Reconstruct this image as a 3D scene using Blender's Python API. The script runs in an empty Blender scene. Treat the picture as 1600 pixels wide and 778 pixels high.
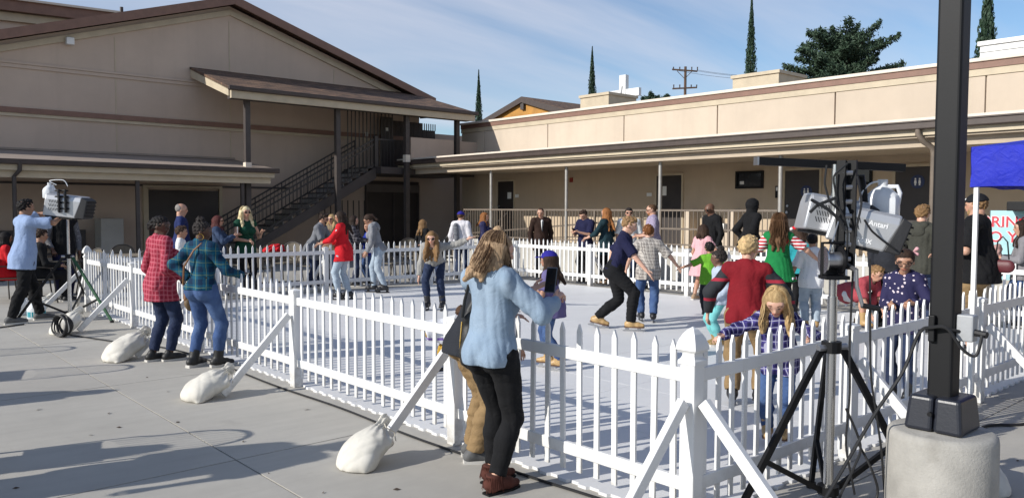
import bpy, math, random
import numpy as np
from mathutils import Vector, Matrix
random.seed(7)
S = bpy.context.scene
COL = S.collection
R = math.radians

# ------------------------------------------------------------------ camera
CAM_H, YAW, PITCH, ROLL, FPX = 1.7109, .729, .0496, .0033, 1245.365
_f = np.array([math.sin(YAW), math.cos(YAW), 0.]); _r = np.array([math.cos(YAW), -math.sin(YAW), 0.]); _u = np.array([0, 0, 1.])
_f, _u = _f*math.cos(PITCH)-_u*math.sin(PITCH), _u*math.cos(PITCH)+_f*math.sin(PITCH)
_r, _u = _r*math.cos(ROLL)+_u*math.sin(ROLL), _u*math.cos(ROLL)-_r*math.sin(ROLL)
cd = bpy.data.cameras.new('camera'); cam = bpy.data.objects.new('camera', cd); COL.objects.link(cam)
m = Matrix.Identity(4)
for i in range(3):
    m[i][0], m[i][1], m[i][2] = _r[i], _u[i], -_f[i]
m[2][3] = CAM_H
cam.matrix_world = m
cd.sensor_width = 36; cd.lens = FPX/1600*36; cd.clip_end = 2000; cd.clip_start = .05
S.camera = cam

# ------------------------------------------------------------------ sky, sun, exposure
SUN_D = Vector((.965, -.26, -.51)).normalized()          # direction the light travels
SUN_EL = math.asin(-SUN_D.z)
w = bpy.data.worlds.new('World'); S.world = w; w.use_nodes = True
nt = w.node_tree; nt.nodes.clear()
out = nt.nodes.new('ShaderNodeOutputWorld'); bg = nt.nodes.new('ShaderNodeBackground')
sky = nt.nodes.new('ShaderNodeTexSky'); sky.sky_type = 'NISHITA'; sky.sun_disc = False
sky.sun_elevation = SUN_EL; sky.sun_rotation = math.atan2(-SUN_D.x, -SUN_D.y)
sky.air_density = 1.0; sky.dust_density = .25; sky.ozone_density = 4.0
tc = nt.nodes.new('ShaderNodeTexCoord'); sep = nt.nodes.new('ShaderNodeSeparateXYZ')
nt.links.new(tc.outputs['Generated'], sep.inputs[0])
def wmath(op, a, b=None, c=None):
    n = nt.nodes.new('ShaderNodeMath'); n.operation = op
    for i, v in enumerate((a, b, c)):
        if v is None: continue
        if isinstance(v, (int, float)): n.inputs[i].default_value = v
        else: nt.links.new(v, n.inputs[i])
    return n.outputs[0]
zz = wmath('ADD', wmath('MAXIMUM', sep.outputs['Z'], 0.0), .09)
cx = wmath('DIVIDE', sep.outputs['X'], zz); cy = wmath('DIVIDE', sep.outputs['Y'], zz)
comb = nt.nodes.new('ShaderNodeCombineXYZ'); nt.links.new(cx, comb.inputs[0]); nt.links.new(cy, comb.inputs[1])
mp = nt.nodes.new('ShaderNodeMapping'); mp.inputs['Rotation'].default_value = (0, 0, R(38)); mp.inputs['Scale'].default_value = (.32, .95, 1)
mp.inputs['Location'].default_value = (1.3, .4, 0)
nt.links.new(comb.outputs[0], mp.inputs[0])
n1 = nt.nodes.new('ShaderNodeTexNoise'); n1.inputs['Scale'].default_value = .55; n1.inputs['Detail'].default_value = 7; n1.inputs['Roughness'].default_value = .56; n1.inputs['Distortion'].default_value = .6
nt.links.new(mp.outputs[0], n1.inputs['Vector'])
rp = nt.nodes.new('ShaderNodeValToRGB'); rp.color_ramp.elements[0].position = .41; rp.color_ramp.elements[1].position = .62
rp.color_ramp.elements[1].color = (.8, .8, .8, 1)
nt.links.new(n1.outputs[0], rp.inputs[0])
mix = nt.nodes.new('ShaderNodeMix'); mix.data_type = 'RGBA'
nt.links.new(rp.outputs[0], mix.inputs['Factor'])
nt.links.new(sky.outputs[0], mix.inputs['A']); mix.inputs['B'].default_value = (5.5, 5.65, 6.4, 1)
nt.links.new(mix.outputs['Result'], bg.inputs[0]); bg.inputs[1].default_value = .115
nt.links.new(bg.outputs[0], out.inputs[0])
sl = bpy.data.lights.new('sun', 'SUN'); sun = bpy.data.objects.new('sun', sl); COL.objects.link(sun)
sl.energy = 4.4; sl.angle = R(.53); sl.color = (1, .96, .89)
sun.rotation_euler = SUN_D.to_track_quat('-Z', 'Y').to_euler(); sun.location = (-30, 10, 30)
S.view_settings.view_transform = 'Standard'; S.view_settings.look = 'None'; S.view_settings.exposure = .2; S.view_settings.gamma = 1
S.render.engine = 'CYCLES'

# places read off the photograph are turned into points on real planes
def ray(px, py): return _f+_r*(px-800)/FPX-_u*(py-389)/FPX
C0 = np.array([0, 0, CAM_H])
def gnd(px, py, z=0.): d = ray(px, py); return C0+d*((z-CAM_H)/d[2])
def onX(px, py, x): d = ray(px, py); return C0+d*(x/d[0])
def onY(px, py, y): d = ray(px, py); return C0+d*(y/d[1])

# ------------------------------------------------------------------ materials
def srgb(r, g, b): return tuple(((c/255)/12.92 if c/255 <= .04045 else ((c/255+.055)/1.055)**2.4) for c in (r, g, b))
MATS = {}
def newmat(name):
    mt = bpy.data.materials.new(name); mt.use_nodes = True
    return mt, mt.node_tree, mt.node_tree.nodes['Principled BSDF']
def nnode(t, kind, **kw):
    n = t.nodes.new('ShaderNode'+kind)
    for k, v in kw.items(): setattr(n, k, v)
    return n
def nmath(t, op, a, b=None, c=None):
    n = t.nodes.new('ShaderNodeMath'); n.operation = op
    for i, v in enumerate((a, b, c)):
        if v is None: continue
        if isinstance(v, (int, float)): n.inputs[i].default_value = v
        else: t.links.new(v, n.inputs[i])
    return n.outputs[0]
def nmix(t, fac, a, b, mode='MIX'):
    n = t.nodes.new('ShaderNodeMix'); n.data_type = 'RGBA'; n.blend_type = mode
    for s, v in (('Factor', fac), ('A', a), ('B', b)):
        if isinstance(v, tuple): n.inputs[s].default_value = (*v[:3], 1)
        elif isinstance(v, (int, float)): n.inputs[s].default_value = v
        else: t.links.new(v, n.inputs[s])
    return n.outputs['Result']
def noise(t, vec, scale, detail=3, rough=.55, dist=0):
    n = t.nodes.new('ShaderNodeTexNoise'); n.inputs['Scale'].default_value = scale; n.inputs['Detail'].default_value = detail
    n.inputs['Roughness'].default_value = rough; n.inputs['Distortion'].default_value = dist
    if vec is not None: t.links.new(vec, n.inputs['Vector'])
    return n.outputs[0]
def ramp(t, v, p0, p1, c0=0., c1=1.):
    n = t.nodes.new('ShaderNodeMapRange'); n.inputs[1].default_value = p0; n.inputs[2].default_value = p1
    n.inputs[3].default_value = c0; n.inputs[4].default_value = c1; t.links.new(v, n.inputs[0]); return n.outputs[0]
def bump(t, b, h, strength, dist=.01):
    n = t.nodes.new('ShaderNodeBump'); n.inputs['Strength'].default_value = strength; n.inputs['Distance'].default_value = dist
    t.links.new(h, n.inputs['Height']); t.links.new(n.outputs[0], b.inputs['Normal'])
def pm(name, col, rough=.6, var=.12, scale=3., bmp=.15, bscale=60., metal=0., coat=0., spec=None, bd=.01, stain=None):
    """plain procedural material: colour with uneven tone, fine relief; stain=(colour, amount, scale)"""
    if name in MATS: return MATS[name]
    mt, t, b = newmat(name)
    tc = nnode(t, 'TexCoord'); v = tc.outputs['Object']
    n = noise(t, v, scale, 5, .6)
    lo = tuple(c*(1-var) for c in col); hi = tuple(min(1, c*(1+var)) for c in col)
    c = nmix(t, ramp(t, n, .3, .7), lo, hi)
    if stain:
        s = noise(t, v, stain[2], 6, .65, .4)
        c = nmix(t, ramp(t, s, .55, .78, 0, stain[1]), c, stain[0])
    t.links.new(c, b.inputs['Base Color'])
    b.inputs['Roughness'].default_value = rough; b.inputs['Metallic'].default_value = metal
    if spec is not None: b.inputs['Specular IOR Level'].default_value = spec
    if coat: b.inputs['Coat Weight'].default_value = coat
    if bmp: bump(t, b, noise(t, v, bscale, 4, .6), bmp, bd)
    MATS[name] = mt; return mt

M = {}
TAN = (.585, .49, .385)
def stucco(name, col, sc=1.):
    mt, t, b = newmat(name)
    tc = nnode(t, 'TexCoord'); v = tc.outputs['Object']
    a = noise(t, v, .35, 6, .6); c = noise(t, v, 2.2, 5, .7)
    mp = nnode(t, 'Mapping'); mp.inputs['Scale'].default_value = (3., 3., .25); t.links.new(v, mp.inputs[0])
    dr = noise(t, mp.outputs[0], 1.2, 4, .6)
    col1 = nmix(t, ramp(t, a, .3, .7), tuple(x*.88 for x in col), tuple(x*1.07 for x in col))
    col2 = nmix(t, ramp(t, c, .35, .75, 0, .18), col1, tuple(x*.72 for x in col))
    col3 = nmix(t, ramp(t, dr, .5, .8, 0, .22), col2, tuple(x*.68 for x in col))
    t.links.new(col3, b.inputs['Base Color']); b.inputs['Roughness'].default_value = .9
    bump(t, b, noise(t, v, 95, 5, .7), .55, .012)
    return mt
M['stucco'] = stucco('stucco_tan', TAN)
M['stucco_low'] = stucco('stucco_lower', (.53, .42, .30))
M['stucco_left'] = stucco('stucco_rose_tan', (.55, .435, .345))
M['trim_brown'] = pm('trim_brown', (.21, .115, .082), .6, .12, 4, .15, 40)
M['trim_cream'] = pm('trim_cream', (.50, .42, .30), .65, .1, 3, .2, 50, stain=((.35, .28, .2), .3, 1.3))
M['cap_white'] = pm('cap_offwhite', (.68, .60, .50), .55, .06, 3, .1, 40)
M['gutter'] = pm('gutter_brown', (.055, .037, .03), .5, .2, 5, .1, 30)
M['post_dark'] = pm('post_dark_brown', (.055, .044, .04), .55, .2, 5, .1, 30)
M['iron'] = pm('dark_iron', (.032, .028, .027), .5, .2, 5, .1, 60)
M['rail_tan'] = pm('rail_tan_paint', (.17, .135, .105), .5, .15, 5, .1, 50)
M['door_dark'] = pm('door_dark', (.035, .028, .026), .5, .2, 2, .1, 30)
M['siding'] = pm('siding_brown', (.06, .046, .038), .7, .25, 6, .3, 40)
M['soffit'] = pm('soffit_tan', (.44, .36, .27), .8, .1, 2, .2, 60)
M['galv'] = pm('galvanised', (.38, .36, .33), .45, .15, 8, .05, 40, metal=.5)
M['conc_wall'] = pm('concrete_wall', (.42, .40, .36), .9, .12, 1.5, .4, 50, stain=((.24, .22, .19), .4, 1.1))
M['roof_grey'] = pm('roof_tan', (.31, .25, .205), .85, .12, 2, .3, 60)
M['white_metal'] = pm('white_metal', (.74, .74, .72), .4, .06, 2, .06, 20, stain=((.45, .42, .36), .3, 2.))
M['glass'] = pm('window_glass', (.012, .014, .017), .08, .2, 1, .02, 3)
M['black'] = pm('black_paint', (.0035, .0036, .0045), .55, .2, 5, .03, 90, spec=.3)
M['blackrub'] = pm('black_rubber', (.011, .011, .012), .6, .2, 9, .1, 60)
M['chrome'] = pm('bright_steel', (.62, .62, .62), .22, .06, 3, .03, 20, metal=1.)
M['steel'] = pm('steel', (.42, .42, .43), .35, .1, 5, .05, 40, metal=.9)
M['paper'] = pm('paper', (.78, .78, .75), .8, .04, 5, .05, 40)

def shingle():
    mt, t, b = newmat('brown_shingle')
    tc = nnode(t, 'TexCoord'); v = tc.outputs['Object']
    br = nnode(t, 'TexBrick'); br.inputs['Scale'].default_value = 1.; br.inputs['Brick Width'].default_value = .3; br.inputs['Row Height'].default_value = .14
    br.inputs['Mortar Size'].default_value = .012; br.offset = .5
    br.inputs['Color1'].default_value = (.24, .14, .085, 1); br.inputs['Color2'].default_value = (.075, .048, .036, 1); br.inputs['Mortar'].default_value = (.035, .024, .02, 1)
    t.links.new(v, br.inputs['Vector'])
    c = nmix(t, ramp(t, noise(t, v, 3.4, 5, .7), .4, .65, 0, .6), br.outputs[0], (.10, .06, .042))
    t.links.new(c, b.inputs['Base Color']); b.inputs['Roughness'].default_value = .95
    bump(t, b, nmath(t, 'ADD', br.outputs[1], noise(t, v, 80, 3)), .5, .015)
    return mt
M['shingle'] = shingle()

def concrete():
    mt, t, b = newmat('plaza_concrete')
    tc = nnode(t, 'TexCoord'); g = nnode(t, 'NewGeometry'); v = g.outputs['Position']
    a = noise(t, v, .45, 6, .6); c = noise(t, v, 5, 5, .7); s = noise(t, v, 1.3, 7, .7, .5)
    mp = nnode(t, 'Mapping'); mp.inputs['Rotation'].default_value = (0, 0, .3); mp.inputs['Scale'].default_value = (.6, 7., 1); t.links.new(v, mp.inputs[0])
    st = noise(t, mp.outputs[0], 1.2, 4, .6)
    col = nmix(t, ramp(t, a, .3, .7), (.37, .35, .31), (.48, .455, .405))
    col = nmix(t, ramp(t, st, .42, .72, 0, .35), col, (.34, .32, .285))
    col = nmix(t, ramp(t, c, .4, .8, 0, .22), col, (.27, .25, .225))
    col = nmix(t, ramp(t, s, .60, .74, 0, .38), col, (.20, .18, .155))
    vo = nnode(t, 'TexVoronoi'); vo.inputs['Scale'].default_value = 2.3; t.links.new(v, vo.inputs['Vector'])
    col = nmix(t, ramp(t, vo.outputs['Distance'], .012, .03, .75, 0), col, (.06, .055, .05))
    oi = nnode(t, 'ObjectInfo')
    col = nmix(t, ramp(t, oi.outputs['Random'], 0, 1, 0, .16), col, (.24, .225, .20))
    t.links.new(col, b.inputs['Base Color']); b.inputs['Roughness'].default_value = .88
    bump(t, b, noise(t, v, 140, 4, .7), .25, .006)
    return mt
M['concrete'] = concrete()
M['earth'] = pm('joint_dark', (.06, .055, .048), .95, .2, 6, .3, 60)

def white_vinyl():
    mt, t, b = newmat('white_vinyl')
    g = nnode(t, 'NewGeometry'); v = g.outputs['Position']
    a = noise(t, v, 3, 5, .6); s = noise(t, v, 17, 5, .7, .6)
    mp = nnode(t, 'Mapping'); mp.inputs['Scale'].default_value = (9, 9, 1.4); t.links.new(v, mp.inputs[0])
    d = noise(t, mp.outputs[0], 2.4, 4, .6)
    c = nmix(t, ramp(t, a, .3, .7), (.70, .695, .68), (.77, .765, .75))
    c = nmix(t, ramp(t, s, .64, .76, 0, .45), c, (.42, .40, .37))
    c = nmix(t, ramp(t, d, .58, .8, 0, .3), c, (.52, .50, .46))
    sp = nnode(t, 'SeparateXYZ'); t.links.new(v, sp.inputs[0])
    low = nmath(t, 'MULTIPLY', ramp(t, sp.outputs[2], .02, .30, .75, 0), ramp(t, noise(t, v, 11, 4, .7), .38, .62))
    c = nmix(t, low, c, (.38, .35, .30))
    t.links.new(c, b.inputs['Base Color']); b.inputs['Roughness'].default_value = .42
    bump(t, b, noise(t, v, 60, 3), .06, .01)
    return mt
M['vinyl'] = white_vinyl()
def ice():
    mt, t, b = newmat('synthetic_ice')
    g = nnode(t, 'NewGeometry'); v = g.outputs['Position']
    a = noise(t, v, .9, 5, .6)
    mp = nnode(t, 'Mapping'); mp.inputs['Rotation'].default_value = (0, 0, .5); mp.inputs['Scale'].default_value = (1, 26, 1); t.links.new(v, mp.inputs[0])
    s = noise(t, mp.outputs[0], 1.6, 5, .7, 1.2)
    c = nmix(t, ramp(t, a, .3, .7), (.655, .65, .64), (.74, .735, .725))
    c = nmix(t, ramp(t, s, .55, .8, 0, .25), c, (.55, .56, .58))
    for rot, sc_ in ((1.9, 60), (-.6, 45), (2.7, 80)):
        m2 = nnode(t, 'Mapping'); m2.inputs['Rotation'].default_value = (0, 0, rot); m2.inputs['Scale'].default_value = (.8, sc_, 1); t.links.new(v, m2.inputs[0])
        c = nmix(t, ramp(t, noise(t, m2.outputs[0], 1., 3, .6, 2.2), .66, .72, 0, .30), c, (.48, .49, .52))
    oi = nnode(t, 'ObjectInfo')
    c = nmix(t, ramp(t, oi.outputs['Random'], 0, 1, 0, .14), c, (.55, .56, .58))
    t.links.new(c, b.inputs['Base Color']); b.inputs['Roughness'].default_value = .5
    bump(t, b, s, .05, .01)
    return mt
M['ice'] = ice()

# ------------------------------------------------------------------ objects
ROOT = {}
def tag(o, label=None, cat=None, group=None, kind=None):
    if label: o['label'] = label
    if cat: o['category'] = cat
    if group: o['group'] = group
    if kind: o['kind'] = kind
    return o
def thing(name, label, cat, loc=(0, 0, 0), rz=0., group=None):
    o = bpy.data.objects.new(name, None); COL.objects.link(o); o.location = loc; o.rotation_euler = (0, 0, rz); o.empty_display_size = .1
    ROOT[o] = Matrix.Translation(loc) @ Matrix.Rotation(rz, 4, 'Z')
    return tag(o, label, cat, group)
def link(name, me, mat, parent=None):
    o = bpy.data.objects.new(name, me); COL.objects.link(o)
    if mat is not None and len(me.materials) == 0: me.materials.append(mat)
    if parent is not None:
        o.parent = parent
        if parent in ROOT: ROOT[o] = ROOT[parent]
    return o
def copy_tree(o, loc=None, rz=None, parent=None):
    c = o.copy(); COL.objects.link(c); c.parent = parent
    if loc is not None: c.location = loc
    if rz is not None: c.rotation_euler = (0, 0, rz)
    for ch in list(o.children): copy_tree(ch, parent=c)
    return c
class MB:
    def __init__(s): s.v = []; s.f = []
    def add(s, vs, fs):
        n = len(s.v); s.v += [tuple(p) for p in vs]; s.f += [tuple(i+n for i in f) for f in fs]; return s
    def bx(s, x0, x1, y0, y1, z0, z1):
        return s.add([(x0, y0, z0), (x1, y0, z0), (x1, y1, z0), (x0, y1, z0), (x0, y0, z1), (x1, y0, z1), (x1, y1, z1), (x0, y1, z1)],
                     [(3, 2, 1, 0), (4, 5, 6, 7), (0, 1, 5, 4), (1, 2, 6, 5), (2, 3, 7, 6), (3, 0, 4, 7)])
    def bar(s, p, q, wd, ht, up=(0, 0, 1)):
        """rectangular bar from p to q"""
        p, q = Vector(p), Vector(q); d = (q-p).normalized(); up = Vector(up)
        sd = d.cross(up)
        if sd.length < 1e-4: sd = d.cross(Vector((0, 1, 0)))
        sd.normalize(); u = sd.cross(d); vs = []
        for e in (p, q):
            for a, b in ((-1, -1), (1, -1), (1, 1), (-1, 1)): vs.append(e+sd*a*wd/2+u*b*ht/2)
        return s.add(vs, [(0, 1, 2, 3), (7, 6, 5, 4), (0, 4, 5, 1), (1, 5, 6, 2), (2, 6, 7, 3), (3, 7, 4, 0)])
    def tube(s, pts, r, n=8, cap=True):
        pts = [Vector(p) for p in pts]; k = len(pts)
        rs = r if isinstance(r, (list, tuple)) else [r]*k
        prev = None; rings = []
        for i, p in enumerate(pts):
            d = (pts[min(i+1, k-1)]-pts[max(i-1, 0)]).normalized()
            a = prev if prev is not None else (Vector((0, 0, 1)) if abs(d.z) < .9 else Vector((1, 0, 0)))
            a = (a-d*a.dot(d)).normalized(); b = d.cross(a); prev = a
            rings.append([p+(a*math.cos(t)+b*math.sin(t))*rs[i] for t in [2*math.pi*j/n for j in range(n)]])
        vs = [v for rg in rings for v in rg]; fs = []
        for i in range(k-1):
            for j in range(n):
                fs.append((i*n+j, i*n+(j+1) % n, (i+1)*n+(j+1) % n, (i+1)*n+j))
        if cap: fs += [tuple(range(n-1, -1, -1)), tuple((k-1)*n+j for j in range(n))]
        return s.add(vs, fs)
    def lathe(s, prof, c=(0, 0, 0), n=24, sq=None):
        """profile [(r,z)] turned about z at c"""
        vs = []; fs = []; k = len(prof)
        for r, z in prof:
            for j in range(n):
                t = 2*math.pi*j/n; vs.append((c[0]+r*math.cos(t), c[1]+r*math.sin(t), c[2]+z))
        for i in range(k-1):
            for j in range(n): fs.append((i*n+j, i*n+(j+1) % n, (i+1)*n+(j+1) % n, (i+1)*n+j))
        fs += [tuple(range(n-1, -1, -1)), tuple((k-1)*n+j for j in range(n))]
        return s.add(vs, fs)
    def prism(s, poly, axis, a, b):
        """2D polygon extruded along axis (0,1,2) from a to b; poly in the other two coords (cyclic order)"""
        k = len(poly); vs = []
        for e in (a, b):
            for p in poly:
                q = [0, 0, 0]; q[axis] = e; o = [i for i in range(3) if i != axis]; q[o[0]] = p[0]; q[o[1]] = p[1]; vs.append(q)
        fs = [tuple(range(k)), tuple(range(2*k-1, k-1, -1))]+[(i, (i+1) % k, k+(i+1) % k, k+i) for i in range(k)]
        return s.add(vs, fs)
    def build(s, name, mat, parent=None, smooth=False, bev=0., world=True, seg=2):
        vs = s.v
        if parent is not None and world and parent in ROOT:
            im = ROOT[parent].inverted(); vs = [im @ Vector(p) for p in vs]
        me = bpy.data.meshes.new(name); me.from_pydata([tuple(p) for p in vs], [], s.f); me.validate(); fixn(me)
        if smooth:
            me.polygons.foreach_set('use_smooth', [True]*len(me.polygons))
            try: me.set_sharp_from_angle(angle=R(40))
            except Exception: pass
        o = link(name, me, mat, parent)
        if bev:
            b = o.modifiers.new('bevel', 'BEVEL'); b.width = bev; b.segments = seg; b.limit_method = 'ANGLE'; b.angle_limit = R(40)
        return o
import bmesh
def fixn(me):
    bm = bmesh.new(); bm.from_mesh(me); bmesh.ops.recalc_face_normals(bm, faces=bm.faces); bm.to_mesh(me); bm.free()
def text_mesh(s, size, name, mat, parent, mtx, ext=.002, bold=.0):
    cu = bpy.data.curves.new(name, 'FONT'); cu.body = s; cu.size = size; cu.extrude = ext; cu.align_x = 'LEFT'; cu.offset = bold; cu.resolution_u = 3
    to = bpy.data.objects.new(name, cu); COL.objects.link(to)
    bpy.context.view_layer.update()
    me = bpy.data.meshes.new_from_object(to.evaluated_get(bpy.context.evaluated_depsgraph_get()))
    bpy.data.objects.remove(to); bpy.data.curves.remove(cu)
    if parent in ROOT: mtx = ROOT[parent].inverted() @ mtx
    me.transform(mtx); me.materials.clear()
    return link(name, me, mat, parent)
# ================================================================== ground
g = MB().bx(-300, 500, -300, 500, -.4, -.045).build('ground', M['earth']); tag(g, kind='structure')
pv = MB().bx(-14, 31, -6, 30, -.044, -.035).build('pavement', M['earth']); tag(pv, kind='structure')
def slab_mesh(a, b):
    mbx = MB().bx(-a/2, a/2, -b/2, b/2, -.03, 0); me = bpy.data.meshes.new('slab'); me.from_pydata(mbx.v, [], mbx.f); me.materials.append(M['concrete']); fixn(me); return me
JS = 3.0; slm = slab_mesh(JS-.012, JS-.012)
for i in range(-5, 10):
    for j in range(-4, 8):
        o = link('slab', slm, None, pv); o.location = (2.17+JS*(i+.5), 5.25+JS*(j+.5), random.uniform(-.0015, .0015))
outer = MB()
far = MB().bx(31.2, 480, -290, 480, -.045, -.02).build('ground_beyond', pm('far_ground', (.2, .18, .14), .95, .2, .2, .2, 3)); tag(far, kind='structure')

# ================================================================== gable building (left)
LB = thing('gable_building', 'tall rose-tan stucco building with brown gable trim, porch roof and outside staircase', 'building', (7, 25, 0))
PK = (10.32, 8.30); SL = .315
def rz_(x): return PK[1]-abs(x-PK[0])*SL
MB().prism([(-14, 0), (17.6, 0), (17.6, rz_(17.6)-.22), (PK[0], PK[1]-.22), (-14, rz_(-14)-.22)], 1, 25, 46).build('wall', M['stucco_left'], LB)
# roof planes, rake boards
def roofplane(x0, x1, y0, y1, off, th, mat, name):
    p = [(x0, rz_(x0)+off), (x1, rz_(x1)+off), (x1, rz_(x1)+off-th), (x0, rz_(x0)+off-th)]
    return MB().prism(p, 1, y0, y1).build(name, mat, LB)
roofplane(PK[0], 18.05, 24.6, 46.3, .0, .1, M['shingle'], 'roof'); roofplane(-14.3, PK[0], 24.6, 46.3, .0, .1, M['shingle'], 'roof')
for a, b in ((PK[0]+.003, 18.05), (-14.3, PK[0]-.003)):
    roofplane(a, b, 24.54, 24.6, .02, .26, M['trim_brown'], 'rake_board')
    roofplane(a, b-(.3 if b > 15 else 0), 24.93, 25.0, -.34, .17, M['trim_cream'], 'rake_trim')
MB().bx(18.02, 18.1, 24.62, 46, rz_(18.05)-.2, rz_(18.05)+.0).build('eave_gutter', M['gutter'], LB)
# belt mouldings and control joints
MB().bx(-14, 9.5, 24.94, 25, 5.56, 5.62).build('belt_moulding', M['stucco_left'], LB, bev=.01)
MB().bx(-14, 9.5, 24.965, 25, 5.46, 5.555).build('belt_moulding', M['stucco_left'], LB)
MB().bx(-14, 17.6, 24.92, 25, 4.255, 4.40).build('belt_band', M['trim_brown'], LB)
MB().bx(-14, 17.6, 24.95, 25, 4.165, 4.252).build('belt_trim', M['trim_cream'], LB)
for x in (6.93, 10.3, 3.5, 14.0):
    for z0, z1 in ((3.3, 4.16), (4.41, 5.45), (5.63, min(7.6, rz_(x)-.62))):
        MB().bx(x-.012, x+.012, 24.985, 25.0, z0, z1).build('control_joint', M['trim_cream'], LB)
bxp = onY(109, 65, 24.9)
fl = MB().bx(bxp[0]-.1, bxp[0]+.1, 24.8, 25, bxp[2]-.1, bxp[2]+.1).build('flood_light', M['white_metal'], LB, bev=.02)
vp_ = onY(190, 18, 26); MB().tube([(vp_[0], 26, vp_[2]-.6), (vp_[0], 26, vp_[2]+.12)], .05).build('vent_pipe', M['gutter'], LB)
# clerestory block behind
MB().prism([(-14, 5), (8.8, 5), (8.8, 8.62), (-14, 8.0)], 1, 34, 46).build('rear_wall', M['stucco_left'], LB)
for nm, z, th, y, mt in (('rear_fascia', .55, .4, 33.6, 'trim_brown'), ('rear_trim', .13, .3, 33.85, 'trim_cream')):
    MB().prism([(-14, 8.05+z), (9.6, 8.72+z), (9.6, 8.72+z-th), (-14, 8.05+z-th)], 1, y, y+.2).build(nm, M[mt], LB)
MB().prism([(-14, 8.66), (9.62, 9.33), (9.62, 9.25), (-14, 8.58)], 1, 33.5, 46).build('rear_roof', M['cap_white'], LB)

# lower canopy on the left
MB().add([(-14, 21.95, 2.86), (10.42, 21.95, 2.86), (10.42, 24.99, 3.26), (-14, 24.99, 3.26), (-14, 21.95, 2.74), (10.42, 21.95, 2.74), (10.42, 24.99, 3.1), (-14, 24.99, 3.1)],
         [(0, 1, 2, 3), (7, 6, 5, 4), (0, 4, 5, 1), (1, 5, 6, 2), (2, 6, 7, 3), (3, 7, 4, 0)]).build('canopy_roof', M['roof_grey'], LB)
MB().bx(-14, 10.45, 21.83, 21.95, 2.735, 2.865).build('canopy_gutter', M['gutter'], LB, bev=.02)
MB().bx(-14, 10.33, 21.93, 22.03, 2.60, 2.735).build('canopy_fascia', M['trim_cream'], LB)
MB().bx(-14, 10.26, 22.05, 22.25, 2.43, 2.66).build('canopy_beam', M['trim_cream'], LB)
MB().bx(-14, 10.3, 22.26, 24.99, 2.66, 2.70).build('canopy_soffit', M['soffit'], LB)
MB().bx(-14, 10.4, 24.9, 24.99, 3.262, 3.32).build('wall_flashing', M['roof_grey'], LB)
MB().bx(-14, 12.3, 24.96, 25, 2.36, 2.42).build('conduit', M['post_dark'], LB)
for x in (6.62, 9.45, 1.0):
    MB().bx(x-.045, x+.045, 22.11, 22.20, 0, 2.43).build('canopy_post', M['post_dark'], LB)
x = 3.84
MB().tube([(x+.08, 21.86, 2.8), (x+.08, 21.9, 2.6), (x-.02, 22.02, 2.45), (x-.02, 22.04, 0)], .05, 8).build('downspout', M['post_dark'], LB)
# big porch posts
for x, z0 in ((9.72, 2.9), (12.65, None), (15.25, 3.38), (17.38, 3.42)):
    MB().bx(x-.075, x+.075, 22.325, 22.475, 0, 4.98).build('porch_post', M['post_dark'], LB)
    if z0: MB().bx(x-.09, x+.09, 22.31, 22.49, z0-.1, z0+.14).build('post_base', M['cap_white'], LB)
# porch roof
top = [(9.0, 24.98, 6.02), (18.0, 24.98, 6.02)]
def slab_poly(pts, th, name, mat):
    k = len(pts); vs = [tuple(p) for p in pts]+[(p[0], p[1], p[2]-th) for p in pts]
    return MB().add(vs, [tuple(range(k)), tuple(range(2*k-1, k-1, -1))]+[(i, (i+1) % k, k+(i+1) % k, k+i) for i in range(k)]).build(name, mat, LB)
slab_poly([(9.05, 22.0, 5.12), (17.92, 22.0, 5.12), (17.3, 24.985, 6.03), (9.05, 24.985, 6.03)], .07, 'porch_roof', M['shingle'])
slab_poly([(17.925, 22.0, 5.12), (18.2, 25.8, 5.30), (17.9, 25.8, 5.96), (17.305, 24.985, 6.03)], .07, 'porch_roof', M['shingle'])
MB().bx(9.0, 17.96, 21.88, 22.0, 5.01, 5.13).build('porch_gutter', M['gutter'], LB, bev=.02)
MB().bx(9.1, 17.86, 21.98, 22.08, 4.80, 5.008).build('porch_fascia', M['trim_cream'], LB)
MB().bx(9.2, 17.86, 22.3, 22.5, 4.82, 5.04).build('porch_beam', M['post_dark'], LB)
MB().prism([(22.09, 4.86), (22.09, 5.04), (24.98, 5.95), (24.98, 5.72)], 0, 9.06, 9.14).build('barge_board', M['trim_cream'], LB)
MB().prism([(22.1, 4.99), (22.1, 5.03), (24.95, 5.92), (24.95, 5.88)], 0, 9.15, 17.8).build('porch_soffit', M['soffit'], LB)
# landing, deck and upper walls
MB().bx(14.35, 18.3, 22.56, 24.98, 2.88, 3.1).build('landing_deck', M['post_dark'], LB)
MB().bx(15.42, 17.24, 22.4, 22.54, 3.36, 4.12).build('landing_parapet', M['stucco_left'], LB)
MB().bx(17.52, 18.38, 22.5, 22.64, 3.36, 4.12).build('landing_parapet', M['stucco_left'], LB)
x = 15.9
while x < 18.2:                                               # batten siding behind the landing
    MB().bx(x, x+.19, 24.93, 24.99, 3.1, 4.95 if x < 17.5 else 4.7).build('siding_board', M['siding'], LB); x += .2
for k in range(8): MB().bx(17.6+k*.1, 17.625+k*.1, 24.95, 24.98, 4.7, 4.95).build('vent_bar', M['siding'], LB)
MB().bx(17.605, 22, 25.0, 25.1, 0, 4.6).build('link_wall', M['stucco_left'], LB)
dr = MB().bx(15.6, 16.1, 24.5, 24.56, 3.1, 5.0).build('upper_door', M['door_dark'], LB)
MB().bx(15.78, 15.9, 24.49, 24.5, 4.5, 4.62).build('door_notice', M['paper'], dr)
MB().bx(15.2, 15.3, 24.9, 24.93, 4.3, 4.45).build('wall_notice', M['paper'], LB)
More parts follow.
